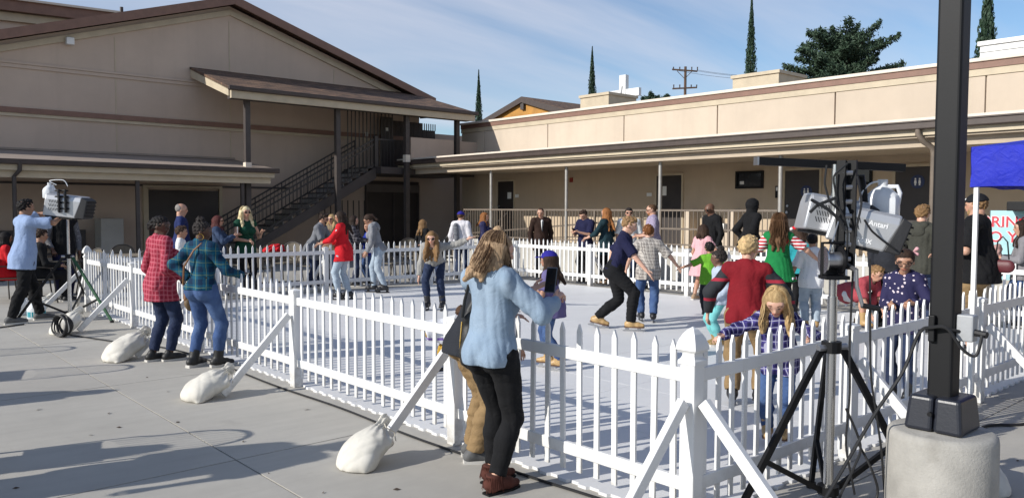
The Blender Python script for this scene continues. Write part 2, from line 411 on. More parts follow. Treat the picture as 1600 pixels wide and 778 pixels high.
# security bars beside the upper door
for k in range(13):
    x = 13.55+k*.145; MB().bx(x-.014, x+.014, 23.3, 23.33, max(2.2, 1.9+.56*(x-12.6)), 4.96).build('security_bar', M['iron'], LB)
# ground level store front under the landing
sf = MB().bx(15.2, 17.5, 24.9, 25.0, 0, 2.72).build('store_front', M['door_dark'], LB)
MB().bx(15.2, 17.5, 24.86, 24.9, 2.32, 2.6).build('transom', pm('dull_transom', (.12, .10, .09), .6), sf)
for x in (15.2, 16.35, 17.45): MB().bx(x-.03, x+.03, 24.84, 24.9, 0, 2.32).build('mullion', M['post_dark'], sf)
for k in range(9): MB().bx(13.0+k*.22, 13.03+k*.22, 24.3, 24.33, 0, 2.0).build('gate_bar', M['iron'], LB)
# dark double door
dd = MB().bx(7.75, 9.86, 24.93, 25.01, 0, 2.25).build('double_door', M['door_dark'], LB)
MB().bx(7.60, 7.74, 24.88, 25, 0, 2.32).build('door_frame', M['trim_cream'], dd); MB().bx(9.87, 9.97, 24.88, 25, 0, 2.32).build('door_frame', M['trim_cream'], dd)
MB().bx(7.6, 9.97, 24.88, 25, 2.322, 2.40).build('door_frame', M['trim_cream'], dd)
cb = MB().bx(6.25, 6.85, 24.2, 24.85, 0, 1.42).build('utility_cabinet', M['conc_wall'], bev=.02); tag(cb, 'plain grey utility cabinet against the shaded wall under the low canopy', 'cabinet')
bn = thing('wall_bench', 'long dark bench against the shaded stucco wall left of the double door', 'bench', (4.6, 24.6, 0))
MB().bx(3.2, 6.0, 24.3, 24.75, .42, .48).build('seat', M['post_dark'], bn); MB().bx(3.2, 6.0, 24.76, 24.82, .6, 1.1).build('backrest', M['post_dark'], bn)
for x in (3.3, 4.6, 5.9): MB().bx(x-.03, x+.03, 24.32, 24.8, 0, .42).build('leg', M['post_dark'], bn)
# staircase
ST0, ST1, NS = 8.95, 14.35, 18
stc = MB().prism([(ST0-.1, -.02), (ST0+.32, -.02), (ST1, 2.72), (ST1, 3.08), (ST1-.1, 3.05)], 1, 22.86, 22.92).build('stair_stringer', M['post_dark'], LB)
MB().prism([(ST0-.1, -.02), (ST0+.32, -.02), (ST1, 2.72), (ST1, 3.08), (ST1-.1, 3.05)], 1, 24.2, 24.26).build('stair_stringer', M['post_dark'], LB)
tread = pm('tread_grey', (.26, .24, .22), .9, .15, 3, .3, 50)
for k in range(NS):
    x = ST0+(ST1-ST0)*k/NS; z = 3.1*(k+1)/NS
    MB().bx(x, x+.33, 22.925, 24.195, z-.05, z).build('stair_tread', M['post_dark'], LB)
    MB().bx(x+.0, x+.02, 22.925, 24.195, z-.172, z-.052).build('stair_riser', tread, LB)
for y in (22.89, 24.23):
    rl = MB(); sl_ = 3.1/(ST1-ST0)
    for h in (.95, .78, .12):
        rl.bar((ST0, y, h+.1), (ST1, y, 3.1+h), .045, .045)
    rl = rl.build('stair_railing', M['iron'], LB)
    n = 42
    for k in range(n+1):
        x = ST0+(ST1-ST0)*k/n; z = .1+(x-ST0)*sl_*(3.0/3.1)
        w_ = .028 if k % 7 == 0 else .012
        MB().bx(x-w_/2, x+w_/2, y-w_/2, y+w_/2, z+.1, z+.95).build('baluster', M['iron'], rl)
lr = MB().bx(14.35, 15.1, 22.86, 22.9, 4.0, 4.05).build('landing_rail', M['iron'], LB)
for k in range(6): MB().bx(14.4+k*.13, 14.415+k*.13, 22.87, 22.89, 3.1, 4.0).build('baluster', M['iron'], lr)
MB().bx(14.28, 14.4, 22.82, 22.94, 3.1, 4.12).build('newel', M['iron'], LB)

# ================================================================== parapet building (right)
WX, CX = 18.4, 15.5
RB = thing('parapet_building', 'long low sunlit tan building with parapet, covered walkway and brown gutter', 'building', (WX, 8, 0))
Y0, Y1 = -30, 23.4
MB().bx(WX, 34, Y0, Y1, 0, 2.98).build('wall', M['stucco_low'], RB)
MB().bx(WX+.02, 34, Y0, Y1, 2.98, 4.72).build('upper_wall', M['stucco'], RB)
jy = [22.07, 18.83, 15.59, 12.35, 9.1, 5.88, 2.64, -.6, -3.84]
for a, b in zip([Y1]+jy, jy+[-7.0]):
    MB().bx(WX-.03, WX+.02, b+.015, a-.015, 3.2, 4.50).build('parapet_panel', M['stucco'], RB, bev=.012)
MB().bx(WX-.05, WX+.02, Y0, Y1, 4.505, 4.65).build('cornice_band', M['trim_cream'], RB)
MB().bx(WX-.07, WX+.019, Y0, Y1, 4.652, 4.79).build('cornice_band', M['trim_brown'], RB)
MB().bx(WX-.11, WX+.4, Y0, Y1, 4.792, 4.87).build('coping', M['cap_white'], RB, bev=.012)
# canopy
YC = 23.3
MB().prism([(CX, 3.36), (WX-.035, 3.52), (WX-.035, 3.44), (CX, 3.28)], 1, Y0, YC).build('canopy_roof', M['roof_grey'], RB)
MB().bx(CX-.035, CX+.06, Y0, YC+.02, 3.362, 3.42).build('drip_edge', M['cap_white'], RB)
MB().bx(CX-.12, CX-.001, Y0, YC, 3.205, 3.334).build('gutter', M['gutter'], RB, bev=.02)
MB().bx(CX-.14, CX-.0, Y0, YC+.01, 3.335, 3.361).build('gutter_lip', M['gutter'], RB)
MB().bx(CX, CX+.05, Y0, YC, 3.10, 3.279).build('canopy_fascia', M['trim_cream'], RB)
MB().bx(CX+.22, CX+.42, Y0, YC-.1, 2.90, 3.2).build('canopy_beam', M['soffit'], RB)
MB().bx(CX+.425, WX-.002, Y0, YC, 2.955, 2.99).build('canopy_soffit', M['soffit'], RB)
MB().bx(CX+.051, CX+.219, Y0, YC, 3.06, 3.09).build('canopy_soffit', M['soffit'], RB)
MB().bx(CX+.3, WX-.002, YC, YC+.05, 2.9, 3.3).build('canopy_end', M['trim_cream'], RB)
MB().bx(CX+.22, CX+.42, YC-.099, YC, 2.76, 3.1).build('beam_end', M['trim_cream'], RB)
# raised walkway
FZ = .66
MB().bx(15.85, WX, Y0, 20.4, 0, FZ).build('walkway_slab', M['conc_wall'], RB)
MB().bx(15.8, 16.02, Y0, 20.4, FZ+.002, FZ+.12).build('walkway_kerb', M['conc_wall'], RB)
for k in range(3): MB().bx(16.1, 18.3, 20.4, 21.3-k*.3, .165*k, .165*(k+1)).build('entry_step', M['conc_wall'], RB)
for y in (18.81, 15.57, 12.33, 9.08, 5.85, 2.6):
    MB().tube([(15.83+.1, y, FZ), (15.93, y, 2.91)], .048, 12).build('canopy_post', M['galv'], RB, smooth=True)
MB().tube([(CX-.06, 6.06, 3.3), (CX-.06, 6.05, 3.12), (CX+.02, 5.98, 2.98), (CX+.15, 5.88, 2.88), (CX+.18, 5.86, 2.78), (CX+.18, 5.86, .1)], .05, 10).build('downspout', M['rail_tan'], RB, smooth=True)
# railing
def railing(x, ya, yb, z0, z1, mids, name='walkway_railing', step=.118):
    r = MB()
    for z in [z1]+mids: r.bar((x, ya, z), (x, yb, z), .045, .045)
    r.bar((x, ya, z0+.09), (x, yb, z0+.09), .035, .035)
    ro = r.build(name, M['rail_tan'], RB); n = int(abs(yb-ya)/step)
    for k in range(n+1):
        y = ya+(yb-ya)*k/n; w_ = .05 if k % 16 == 0 else .016
        MB().bx(x-w_/2, x+w_/2, y-w_/2, y+w_/2, z0, z1-.02).build('baluster', M['rail_tan'], ro)
railing(15.91, 20.15, 12.36, FZ+.12, 1.70, [])
railing(15.91, 12.29, 9.12, FZ+.12, 1.70, [1.25])
hr = MB().bar((15.98, 19.9, .95), (15.98, 14.4, 1.36), .04, .04).bar((15.98, 14.4, 1.36), (15.98, 12.5, 1.50), .04, .04).bar((15.98, 19.9, .72), (15.98, 12.5, 1.1), .03, .03).build('ramp_rail', M['rail_tan'], RB)
for y in (20.9, 21.8):
    MB().bar((16.3, 20.3, 1.6), (16.3, 21.9, .55), .04, .04).build('stair_rail', M['galv'], RB) if y < 21 else MB().bar((17.9, 20.3, 1.6), (17.9, 21.9, .55), .04, .04).build('stair_rail', M['galv'], RB)
# doors and windows
def door(ya, yb, zt, hw=False, sign=False):
    d = MB().bx(WX-.02, WX+.03, yb, ya, FZ, zt).build('door', M['door_dark'], RB)
    for a, b, z0, z1 in ((ya, ya+.06, FZ, zt+.06), (yb-.06, yb, FZ, zt+.06), (yb, ya, zt, zt+.06)):
        MB().bx(WX-.04, WX+.03, a+.001, b-.001, z0, z1).build('door_frame', M['trim_cream'], d)
    MB().tube([(WX-.07, ya-.08, FZ+1.0), (WX-.02, ya-.08, FZ+1.0)], .035, 10).build('door_knob', M['steel'], d)
    MB().tube([(WX-.045, ya-.08, FZ+1.16), (WX-.02, ya-.08, FZ+1.16)], .03, 10).build('door_lock', M['steel'], d)
    return d
d1 = door(21.33, 20.5, 2.68); MB().bx(WX-.028, WX-.022, 20.62, 20.82, 2.08, 2.3).build('notice', M['paper'], d1)
d2 = door(14.35, 13.48, 2.68); MB().bx(WX-.028, WX-.022, 14.0, 14.14, 2.12, 2.38).build('notice', M['paper'], d2)
d3 = door(10.35, 9.45, 2.69); d4 = door(7.66, 6.78, 2.68)
blue = pm('sign_blue', (.012, .025, .09), .5); wht = pm('sign_white', (.8, .8, .8), .5)
def restroom(parent, y, z):
    MB().tube([(WX-.03, y, z), (WX-.021, y, z)], .15, 24).build('restroom_sign', blue, parent)
    f = MB()
    for s in (-.045, .045):
        f.tube([(WX-.034, y+s, z+.06), (WX-.0305, y+s, z+.06)], .018, 10)
        f.add([(WX-.033, y+s-.028, z-.04), (WX-.033, y+s+.028, z-.04), (WX-.033, y+s+.02, z+.035), (WX-.033, y+s-.02, z+.035)], [(0, 1, 2, 3)])
        f.bx(WX-.0335, WX-.0305, y+s-.016, y+s+.016, z-.085, z-.041)
    f.build('sign_figures', wht, parent)
restroom(d3, 9.78, 2.17); restroom(d4, 7.18, 2.35)
for y, z, a, b in ((20.35, 2.17, .09, .055), (14.63, 2.15, .09, .05)): MB().bx(WX-.012, WX, y-a, y+a, z-b, z+b).build('wall_plate', M['paper'], RB)
MB().bx(WX-.04, WX, 17.7, 17.82, 2.58, 2.72).build('alarm_box', pm('alarm_red', (.25, .03, .02), .5), RB)
MB().bx(WX-.015, WX, 10.5, 10.62, 2.02, 2.32).build('restroom_plate', M['black'], RB); MB().bx(WX-.018, WX-.0155, 10.52, 10.6, 2.2, 2.29).build('plate_mark', M['paper'], RB)
def window(ya, yb, z0, z1, sticker=False):
    w_ = MB().bx(WX-.01, WX+.02, yb, ya, z0, z1).build('window', M['glass'], RB)
    f = MB()
    f.bx(WX-.05, WX+.02, ya, ya+.06, z0-.06, z1+.06).bx(WX-.05, WX+.02, yb-.06, yb, z0-.06, z1+.06).bx(WX-.05, WX+.02, yb+.001, ya-.001, z1, z1+.06).bx(WX-.05, WX+.02, yb+.001, ya-.001, z0-.06, z0)
    f.build('window_frame', M['black'], w_)
    if sticker: MB().bx(WX-.016, WX-.011, ya-.18, ya-.06, z0+.05, z0+.13).build('sticker', M['paper'], w_)
window(11.70, 11.01, 2.33, 2.66, True); window(8.84, 8.24, 2.37, 2.69)
# pilasters and drinking fountains
for y in (13.05, 11.68): MB().bx(WX-.35, WX, y-.09, y+.09, FZ, 1.72).build('pilaster', M['stucco'], RB)
df = thing('drinking_fountain', 'pair of stainless wall drinking fountains between the pilasters behind the railing', 'fountain', (WX-.2, 12.1, FZ))
MB().bx(WX-.4, WX-.02, 12.15, 12.55, 1.42, 1.55).build('basin', M['white_metal'], df, bev=.03); MB().bx(WX-.42, WX-.02, 11.8, 12.12, 1.2, 1.36).build('basin', M['white_metal'], df, bev=.03)
MB().bx(WX-.25, WX-.02, 12.2, 12.5, FZ, 1.42).build('pedestal', M['stucco'], df); MB().bx(WX-.25, WX-.02, 11.84, 12.08, FZ, 1.2).build('pedestal', M['stucco'], df)
MB().tube([(WX-.15, 12.35, 1.55), (WX-.15, 12.35, 1.66), (WX-.24, 12.35, 1.64)], .014).build('spout', M['steel'], df)
# roof top units
def unit(name, label, a, b, x, dx, mt, ribs=False):
    p, q = onX(*a, x), onX(*b, x); z1 = p[2]; t = thing(name, label, 'roof unit', (x+dx/2, (p[1]+q[1])/2, 4.8))
    MB().bx(x, x+dx, q[1], p[1], 4.0, z1-.1).build('housing', M[mt], t); MB().bx(x-.05, x+dx+.05, q[1]-.05, p[1]+.05, z1-.1, z1).build('lid', M[mt], t)
    if ribs:
        for k in range(3): MB().bx(x-.03, x-.001, q[1], p[1], z1-.26-k*.15, z1-.2-k*.15).build('rib', M[mt], t)
unit('rooftop_unit', 'cream rooftop unit beside the white cross', (907, 150), (951, 148), 22.5, 1.6, 'trim_cream')
unit('rooftop_unit', 'cream rooftop unit left of the spreading cedar', (1145, 119), (1217, 111), 22.5, 1.6, 'trim_cream')
unit('rooftop_unit', 'large ribbed white rooftop unit beside the black lamp pole', (1532, 66), (1640, 52), 21.5, 2.0, 'white_metal', True)
MB().bx(18.8, 33.9, Y0, Y1, 4.722, 4.74).build('roof_deck', M['roof_grey'], RB)

# ================================================================== beyond the roofs
cr = thing('cross', 'white boxed cross rising above the parapet roof', 'cross', tuple(onX(975, 160, 26.))[:2]+(0,))
p = onX(975, 118, 26.); q1 = onX(955, 150, 26.); q2 = onX(997, 143, 26.)
y = p[1]; zc = (q1[2]+q2[2])/2
MB().bx(25.9, 26.1, y-.17, y+.17, 4.6, p[2]).build('upright', M['white_metal'], cr)
MB().bx(25.92, 26.08, q2[1]-.1, y-.171, zc-.16, zc+.16).build('arm', M['white_metal'], cr); MB().bx(25.92, 26.08, y+.171, q1[1]+.3, zc-.16, zc+.16).build('arm', M['white_metal'], cr)
MB().tube([(25.8, y+.4, 4.8), (25.9, y, zc+.3)], .03).build('stay', M['steel'], cr)
# gabled house behind
HX = 46.; pk = onX(814, 151, HX); el = onX(752, 188, HX); hw = el[1]-pk[1]; er = pk[1]-hw
hs = thing('gabled_house', 'house with brown shingle roof and golden wood gable beyond the parapet', 'house', (HX+4, pk[1], 0))
MB().prism([(el[1]-.9, 0), (el[1]-.9, el[2]+.2), (pk[1], pk[2]-.5), (er+.9, el[2]+.2), (er+.9, 0)], 0, HX+.35, HX+16).build('wall', pm('golden_wood', (.42, .20, .035), .7, .2, 2, .2, 30), hs)
for s, e in ((1, el), (-1, (0, er, el[2]))):
    vs = [(pk[1], pk[2]), (e[1], e[2]), (e[1], e[2]-.25), (pk[1], pk[2]-.25)]
    MB().prism(vs, 0, HX+.06, HX+17).build('roof', M['shingle'], hs)
    MB().prism([(v[0], v[1]-.02) for v in vs[:2]]+[(e[1], e[2]-.5), (pk[1], pk[2]-.5)], 0, HX, HX+.055).build('rake_board', M['gutter'], hs)
MB().bx(HX+.1, HX+.34, pk[1]-.2, pk[1]+.2, pk[2]-1.1, pk[2]-.4).build('ridge_beam', M['post_dark'], hs)
# utility pole and wires
ud = ray(1071, 108); ud = ud/math.hypot(ud[0], ud[1])*75; ux, uy, uz = ud[0], ud[1], CAM_H+ud[2]
up_ = thing('utility_pole', 'wooden utility pole with two crossarms above the parapet', 'utility pole', (ux, uy, 0))
wood = pm('old_wood', (.10, .062, .042), .9, .25, 3, .3, 20)
MB().tube([(ux, uy, 0), (ux, uy, uz+.2)], [.17, .12], 10).build('pole', wood, up_)
rx, ry = _r[0], _r[1]
for dz, L, tl in ((-.15, 1.15, -.08), (-1.75, 1.1, .06)):
    MB().bar((ux-rx*L-.1, uy-ry*L, uz+dz-tl), (ux+rx*L-.1, uy+ry*L, uz+dz+tl), .12, .13).build('crossarm', wood, up_)
    for s in (-.95, -.45, .5, .95):
        MB().tube([(ux+rx*L*s, uy+ry*L*s, uz+dz), (ux+rx*L*s, uy+ry*L*s, uz+dz+.32)], [.04, .06], 6).build('insulator', M['gutter'], up_)
MB().tube([(ux+rx*.7-.1, uy+ry*.7, uz-.2), (ux-.1, uy, uz-.9)], .03, 5).build('brace', wood, up_); MB().tube([(ux-rx*.7-.1, uy-ry*.7, uz-.2), (ux-.1, uy, uz-.9)], .03, 5).build('brace', wood, up_)
for k, (s, y2) in enumerate(((-.95, 128), (.5, 112), (.95, 104))):
    wq = ray(1720, y2-55); wq = wq/math.hypot(wq[0], wq[1])*48; a = Vector((ux+rx*1.1*s, uy+ry*1.1*s, uz-.1)); b = Vector((wq[0], wq[1], CAM_H+wq[2]))
    pts = [a.lerp(b, t/16)-Vector((0, 0, 1.3*4*(t/16)*(1-t/16))) for t in range(17)]
    tag(MB().tube(pts, .012, 4).build('overhead_wire', M['black']), ('lowest', 'middle', 'uppermost')[k]+' thin black overhead wire strung from the utility pole past the cedar', 'wire', 'overhead wires')

# trees
def leafmat(name, col):
    mt, t, b = newmat(name)
    oi = nnode(t, 'NewGeometry'); v = oi.outputs['Position']
    c = nmix(t, ramp(t, noise(t, v, 1.7, 4), .3, .7), tuple(x*.6 for x in col), tuple(x*1.5 for x in col))
    c = nmix(t, ramp(t, oi.outputs['Random Per Island'], 0, 1, 0, .5), c, tuple(x*1.7 for x in col))
    t.links.new(c, b.inputs['Base Color']); b.inputs['Roughness'].default_value = .7
    return mt
cyl = leafmat('cypress_leaf', (.018, .042, .02)); cel = leafmat('cedar_needle', (.026, .05, .026)); bark = pm('bark', (.07, .05, .035), .95, .3, 6, .5, 20)
def leaf_cloud(pts, size, asp, rng, up=None):
    n = len(pts); a = rng.normal(size=(n, 3)); a /= np.linalg.norm(a, axis=1)[:, None]
    if up is not None: a = a*.45+np.array(up); a /= np.linalg.norm(a, axis=1)[:, None]
    b = np.cross(a, rng.normal(size=(n, 3))); b /= np.linalg.norm(b, axis=1)[:, None]
    s = size*rng.uniform(.6, 1.4, n)[:, None]
    v = np.stack([pts-a*s*asp, pts+b*s*.5, pts+a*s*asp, pts-b*s*.5], 1).reshape(-1, 3)
    f = np.arange(4*n).reshape(-1, 4); return v, f
def cypress(px, ptop, pw, dist, label, seed):
    rng = np.random.default_rng(seed); d = ray(px, ptop); d = d/math.hypot(d[0], d[1])*dist; h = CAM_H+d[2]; r = pw/2/FPX*dist
    t = thing('cypress_tree', label, 'tree', (d[0], d[1], 0), 0, 'slender cypress trees')
    MB().tube([(d[0], d[1], 0), (d[0], d[1], h*.8)], [r*.35, .03], 8).build('trunk', bark, t)
    n = 12000; u = rng.uniform(0.02, 1, n)**.85; prof = np.clip(np.minimum(1, (1-u)*3.2+.03)*np.minimum(1, .55+u*1.6), 0, 1)
    th = rng.uniform(0, 2*math.pi, n); lump = 1+.22*np.sin(5*th+31*u*h/8)+.16*np.sin(9*th-53*u)
    rr = r*prof*lump*(rng.uniform(0, 1, n)**.4)
    pts = np.stack([rr*np.cos(th), rr*np.sin(th), h*(.06+.94*u)], 1)
    v, f = leaf_cloud(pts, r*.15, 1.6, rng, (0, 0, 1.))
    me = bpy.data.meshes.new('crown'); me.from_pydata(v.tolist(), [], f.tolist()); link('crown', me, cyl, t)
cypress(748, 110, 11, 62, 'short slender cypress beside the porch roof corner', 1)
cypress(925.5, 74, 13, 66, 'slender cypress behind the rooftop unit by the cross', 2)
cypress(1175, -8, 15, 68, 'tall slender cypress rising left of the spreading cedar', 3)
cypress(1545, -40, 24, 48, 'thick cypress rising behind the large ribbed roof unit', 4)
def cedar(pc, dist, label, pr, ptop, pbot, seed, nb=70):
    rng = np.random.default_rng(seed); d = ray(pc, ptop); d = d/math.hypot(d[0], d[1])*dist; h = CAM_H+d[2]; r = pr/FPX*dist
    t = thing('cedar_tree', label, 'tree', (d[0], d[1], 0))
    MB().tube([(d[0], d[1], 0), (d[0]+.3, d[1], h*.5), (d[0], d[1], h*.94)], [.55, .35, .06], 10).build('trunk', bark, t)
    zb = CAM_H+ray(pc, pbot)[2]/math.hypot(*ray(pc, pbot)[:2])*dist-2.5
    P = []; lim = MB()
    for k in range(nb):
        u = k/nb; z = zb+(h-zb)*(u**.9)*.97; L = r*math.sqrt(max(.02, 1-(max(0, (u-.15)/.87))**2.2))*rng.uniform(.62, 1.1); th = k*2.399+rng.uniform(-.4, .4)
        rise = rng.uniform(.12, .5)*L*(.4+u); tip = np.array([math.cos(th)*L, math.sin(th)*L, z+rise]); base = np.array([0, 0, z-.4])
        lim.tube([(d[0]+base[0], d[1]+base[1], base[2]), (d[0]+tip[0]*.5, d[1]+tip[1]*.5, (base[2]+tip[2])/2+.1), (d[0]+tip[0], d[1]+tip[1], tip[2])], [.09, .06, .015], 5)
        m_ = int(760*L/r)+90; s = rng.uniform(.18, 1.03, m_); sp = (.05+.13*np.sin(math.pi*np.clip(s, 0, 1)))*L
        side = np.array([-math.sin(th), math.cos(th), 0])
        q = base+(tip-base)*s[:, None]+side*(rng.normal(size=m_)*sp*.8)[:, None]+np.stack([np.zeros(m_), np.zeros(m_), rng.normal(size=m_)*.13+.10], 1); P.append(q)
    lim.build('limbs', bark, t)
    P = np.concatenate(P); v, f = leaf_cloud(P, .105, 1.7, rng, (0, 0, .1))
    me = bpy.data.meshes.new('crown'); me.from_pydata(v.tolist(), [], f.tolist()); link('crown', me, cel, t)
cedar(1313, 78, 'broad spreading dark green cedar above the parapet', 78, 58, 116, 5, 66)
cedar(1020, 84, 'flat dark tree top peeping over the parapet beside the cross', 36, 152, 158, 6, 22)
# ================================================================== smooth solids (bodies, cloth, bags)
def V(*a): return np.array(a, dtype=float)
def rc(a, b, r1, r2=None, k=.02, n=None, fl=1., clip=None):
    """tapered limb from a to b; n/fl flatten it along n; clip = [(point, normal)] cuts the end off"""
    return dict(t='c', a=np.asarray(a, float), b=np.asarray(b, float), r1=r1, r2=r1 if r2 is None else r2, k=k, n=n, fl=fl, clip=clip)
def el(c, r, F=None, k=.02, clip=None):
    return dict(t='e', a=np.asarray(c, float), r=np.asarray(r, float), F=np.eye(3) if F is None else F, k=k, clip=clip)
def infl(p, e, **kw):
    q = dict(p); q.update(kw)
    if q['t'] == 'c': q['r1'] = q['r1']+e; q['r2'] = q['r2']+e
    else: q['r'] = q['r']+e
    return q
def ev(p, X, Y, Z):
    if p['t'] == 'c':
        a, b = p['a'], p['b']; ba = b-a; L2 = max(1e-9, ba@ba)
        qx, qy, qz = X-a[0], Y-a[1], Z-a[2]
        n = p['n']
        if n is not None and p['fl'] != 1.:
            s = (qx*n[0]+qy*n[1]+qz*n[2])*(1/p['fl']-1)
            qx, qy, qz = qx+n[0]*s, qy+n[1]*s, qz+n[2]*s
        t = np.clip((qx*ba[0]+qy*ba[1]+qz*ba[2])/L2, 0, 1)
        d = np.sqrt((qx-ba[0]*t)**2+(qy-ba[1]*t)**2+(qz-ba[2]*t)**2)-(p['r1']+(p['r2']-p['r1'])*t)
        if n is not None and p['fl'] != 1.: d = d*(.5+.5*p['fl'])
    else:
        qx, qy, qz = X-p['a'][0], Y-p['a'][1], Z-p['a'][2]; F = p['F']; r = p['r']
        u = [(qx*F[0, i]+qy*F[1, i]+qz*F[2, i])/r[i] for i in range(3)]
        k0 = np.sqrt(u[0]**2+u[1]**2+u[2]**2)+1e-9; k1 = np.sqrt((u[0]/r[0])**2+(u[1]/r[1])**2+(u[2]/r[2])**2)+1e-9
        d = k0*(k0-1)/k1
    if p['clip']:
        for c, nn in p['clip']: d = np.maximum(d, (X-c[0])*nn[0]+(Y-c[1])*nn[1]+(Z-c[2])*nn[2])
    return d
def solid(prims, h, cuts=(), disp=None):
    """list of parts -> smooth skin (vertices, quads)"""
    lo = V(1e9, 1e9, 1e9); hi = -lo
    for p in prims:
        if p['t'] == 'c': r = max(p['r1'], p['r2']); pts = [p['a'], p['b']]
        else: r = max(p['r']); pts = [p['a']]
        p['bb'] = (np.min(pts, 0)-r-p['k']-.035, np.max(pts, 0)+r+p['k']+.035)
        lo = np.minimum(lo, p['bb'][0]); hi = np.maximum(hi, p['bb'][1])
    n = np.ceil((hi-lo)/h).astype(int)+1
    F = np.full(n, .5, dtype=np.float32)
    ax = [(lo[i]+h*np.arange(n[i])).astype(np.float32) for i in range(3)]
    for p in prims:
        i0 = np.clip(np.floor((p['bb'][0]-lo)/h).astype(int), 0, n-1); i1 = np.clip(np.ceil((p['bb'][1]-lo)/h).astype(int)+1, 1, n)
        sl_ = tuple(slice(i0[i], i1[i]) for i in range(3))
        X = ax[0][sl_[0]][:, None, None]; Y = ax[1][sl_[1]][None, :, None]; Z = ax[2][sl_[2]][None, None, :]
        d = ev(p, X, Y, Z); f = F[sl_]; k = p['k']
        hh = np.maximum(k-np.abs(f-d), 0)/k
        F[sl_] = np.minimum(f, d)-hh*hh*k*.25
    if disp is not None:
        I = np.argwhere(np.abs(F) < .035)
        if len(I):
            P = lo+I*h; F[I[:, 0], I[:, 1], I[:, 2]] += disp(P).astype(np.float32)
    if cuts:
        X = ax[0][:, None, None]; Y = ax[1][None, :, None]; Z = ax[2][None, None, :]
        for c in cuts:
            if isinstance(c, dict): F = np.maximum(F, -ev(c, X, Y, Z))
            else: F = np.maximum(F, (X-c[0][0])*c[1][0]+(Y-c[0][1])*c[1][1]+(Z-c[0][2])*c[1][2])
    for a in range(3):
        s0 = [slice(None)]*3; s0[a] = 0; F[tuple(s0)] = .5; s0[a] = -1; F[tuple(s0)] = .5
    return surf(F, lo, h)
COR = [(0, 0, 0), (1, 0, 0), (0, 1, 0), (1, 1, 0), (0, 0, 1), (1, 0, 1), (0, 1, 1), (1, 1, 1)]
EDG = [(0, 1), (2, 3), (4, 5), (6, 7), (0, 2), (1, 3), (4, 6), (5, 7), (0, 4), (1, 5), (2, 6), (3, 7)]
def surf(F, lo, h):
    s = F < 0; nx, ny, nz = F.shape
    cnt = np.zeros((nx-1, ny-1, nz-1), np.int8)
    for c in COR: cnt += s[c[0]:nx-1+c[0], c[1]:ny-1+c[1], c[2]:nz-1+c[2]]
    A = np.argwhere((cnt > 0) & (cnt < 8)); idx = np.full(cnt.shape, -1, np.int64); idx[A[:, 0], A[:, 1], A[:, 2]] = np.arange(len(A))
    cv = np.stack([F[A[:, 0]+c[0], A[:, 1]+c[1], A[:, 2]+c[2]] for c in COR], 1)
    acc = np.zeros((len(A), 3)); num = np.zeros(len(A)); C = np.array(COR, float)
    for a, b in EDG:
        m_ = (cv[:, a] < 0) != (cv[:, b] < 0); va = cv[m_, a]; vb = cv[m_, b]; t = (va/(va-vb))[:, None]
        acc[m_] += C[a]+(C[b]-C[a])*t; num[m_] += 1
    P = lo+h*(A+acc/np.maximum(num, 1)[:, None])
    Q = []
    for a in range(3):
        b, c = (a+1) % 3, (a+2) % 3
        sa = [slice(None)]*3; sb = [slice(None)]*3; sa[a] = slice(0, -1); sb[a] = slice(1, None)
        x = s[tuple(sa)] != s[tuple(sb)]; E_ = np.argwhere(x); E_ = E_[(E_[:, b] > 0) & (E_[:, c] > 0) & (E_[:, b] < F.shape[b]-1) & (E_[:, c] < F.shape[c]-1)]
        inside = s[E_[:, 0], E_[:, 1], E_[:, 2]]
        q = []
        for db, dc in ((1, 1), (0, 1), (0, 0), (1, 0)):
            G = E_.copy(); G[:, b] -= db; G[:, c] -= dc; q.append(idx[G[:, 0], G[:, 1], G[:, 2]])
        q = np.stack(q, 1); q[~inside] = q[~inside][:, ::-1]; Q.append(q)
    Q = np.concatenate(Q); Q = Q[(Q >= 0).all(1)]
    return P, Q
TRI = [0]
def skin(name, PQ, mat, parent, color=None):
    P, Q = PQ; TRI[0] += 2*len(Q)
    me = bpy.data.meshes.new(name); me.vertices.add(len(P)); me.vertices.foreach_set('co', P.astype(np.float32).ravel())
    me.loops.add(4*len(Q)); me.loops.foreach_set('vertex_index', Q.astype(np.int32).ravel())
    me.polygons.add(len(Q)); me.polygons.foreach_set('loop_start', np.arange(0, 4*len(Q), 4, dtype=np.int32))
    me.polygons.foreach_set('use_smooth', np.ones(len(Q), bool)); me.update(calc_edges=True)
    if color is not None:
        ca = me.color_attributes.new('tint', 'FLOAT_COLOR', 'POINT')
        ca.data.foreach_set('color', np.concatenate([color, np.ones((len(P), 1))], 1).astype(np.float32).ravel())
    return link(name, me, mat, parent)
def wr(seed, amp=.005, f=1., dirs=5, vert=1., warp=1.6, wk=9):
    """soft folds: warped waves"""
    rng = np.random.default_rng(seed); K = rng.normal(size=(dirs, 3))*V(16, 16, 30*vert)*f; ph = rng.uniform(0, 6.3, dirs); K2 = rng.normal(size=(dirs, 3))*wk*f
    def d(P):
        o = 0
        for i in range(dirs):
            s_ = np.sin(P@K[i]+ph[i]+warp*np.sin(P@K2[i])); o = o+(s_ if i < 2 else 1.25*(1-2*np.abs(s_)**.7))
        return np.clip(o*amp/math.sqrt(dirs), -3*amp, 1.5*amp)
    return d

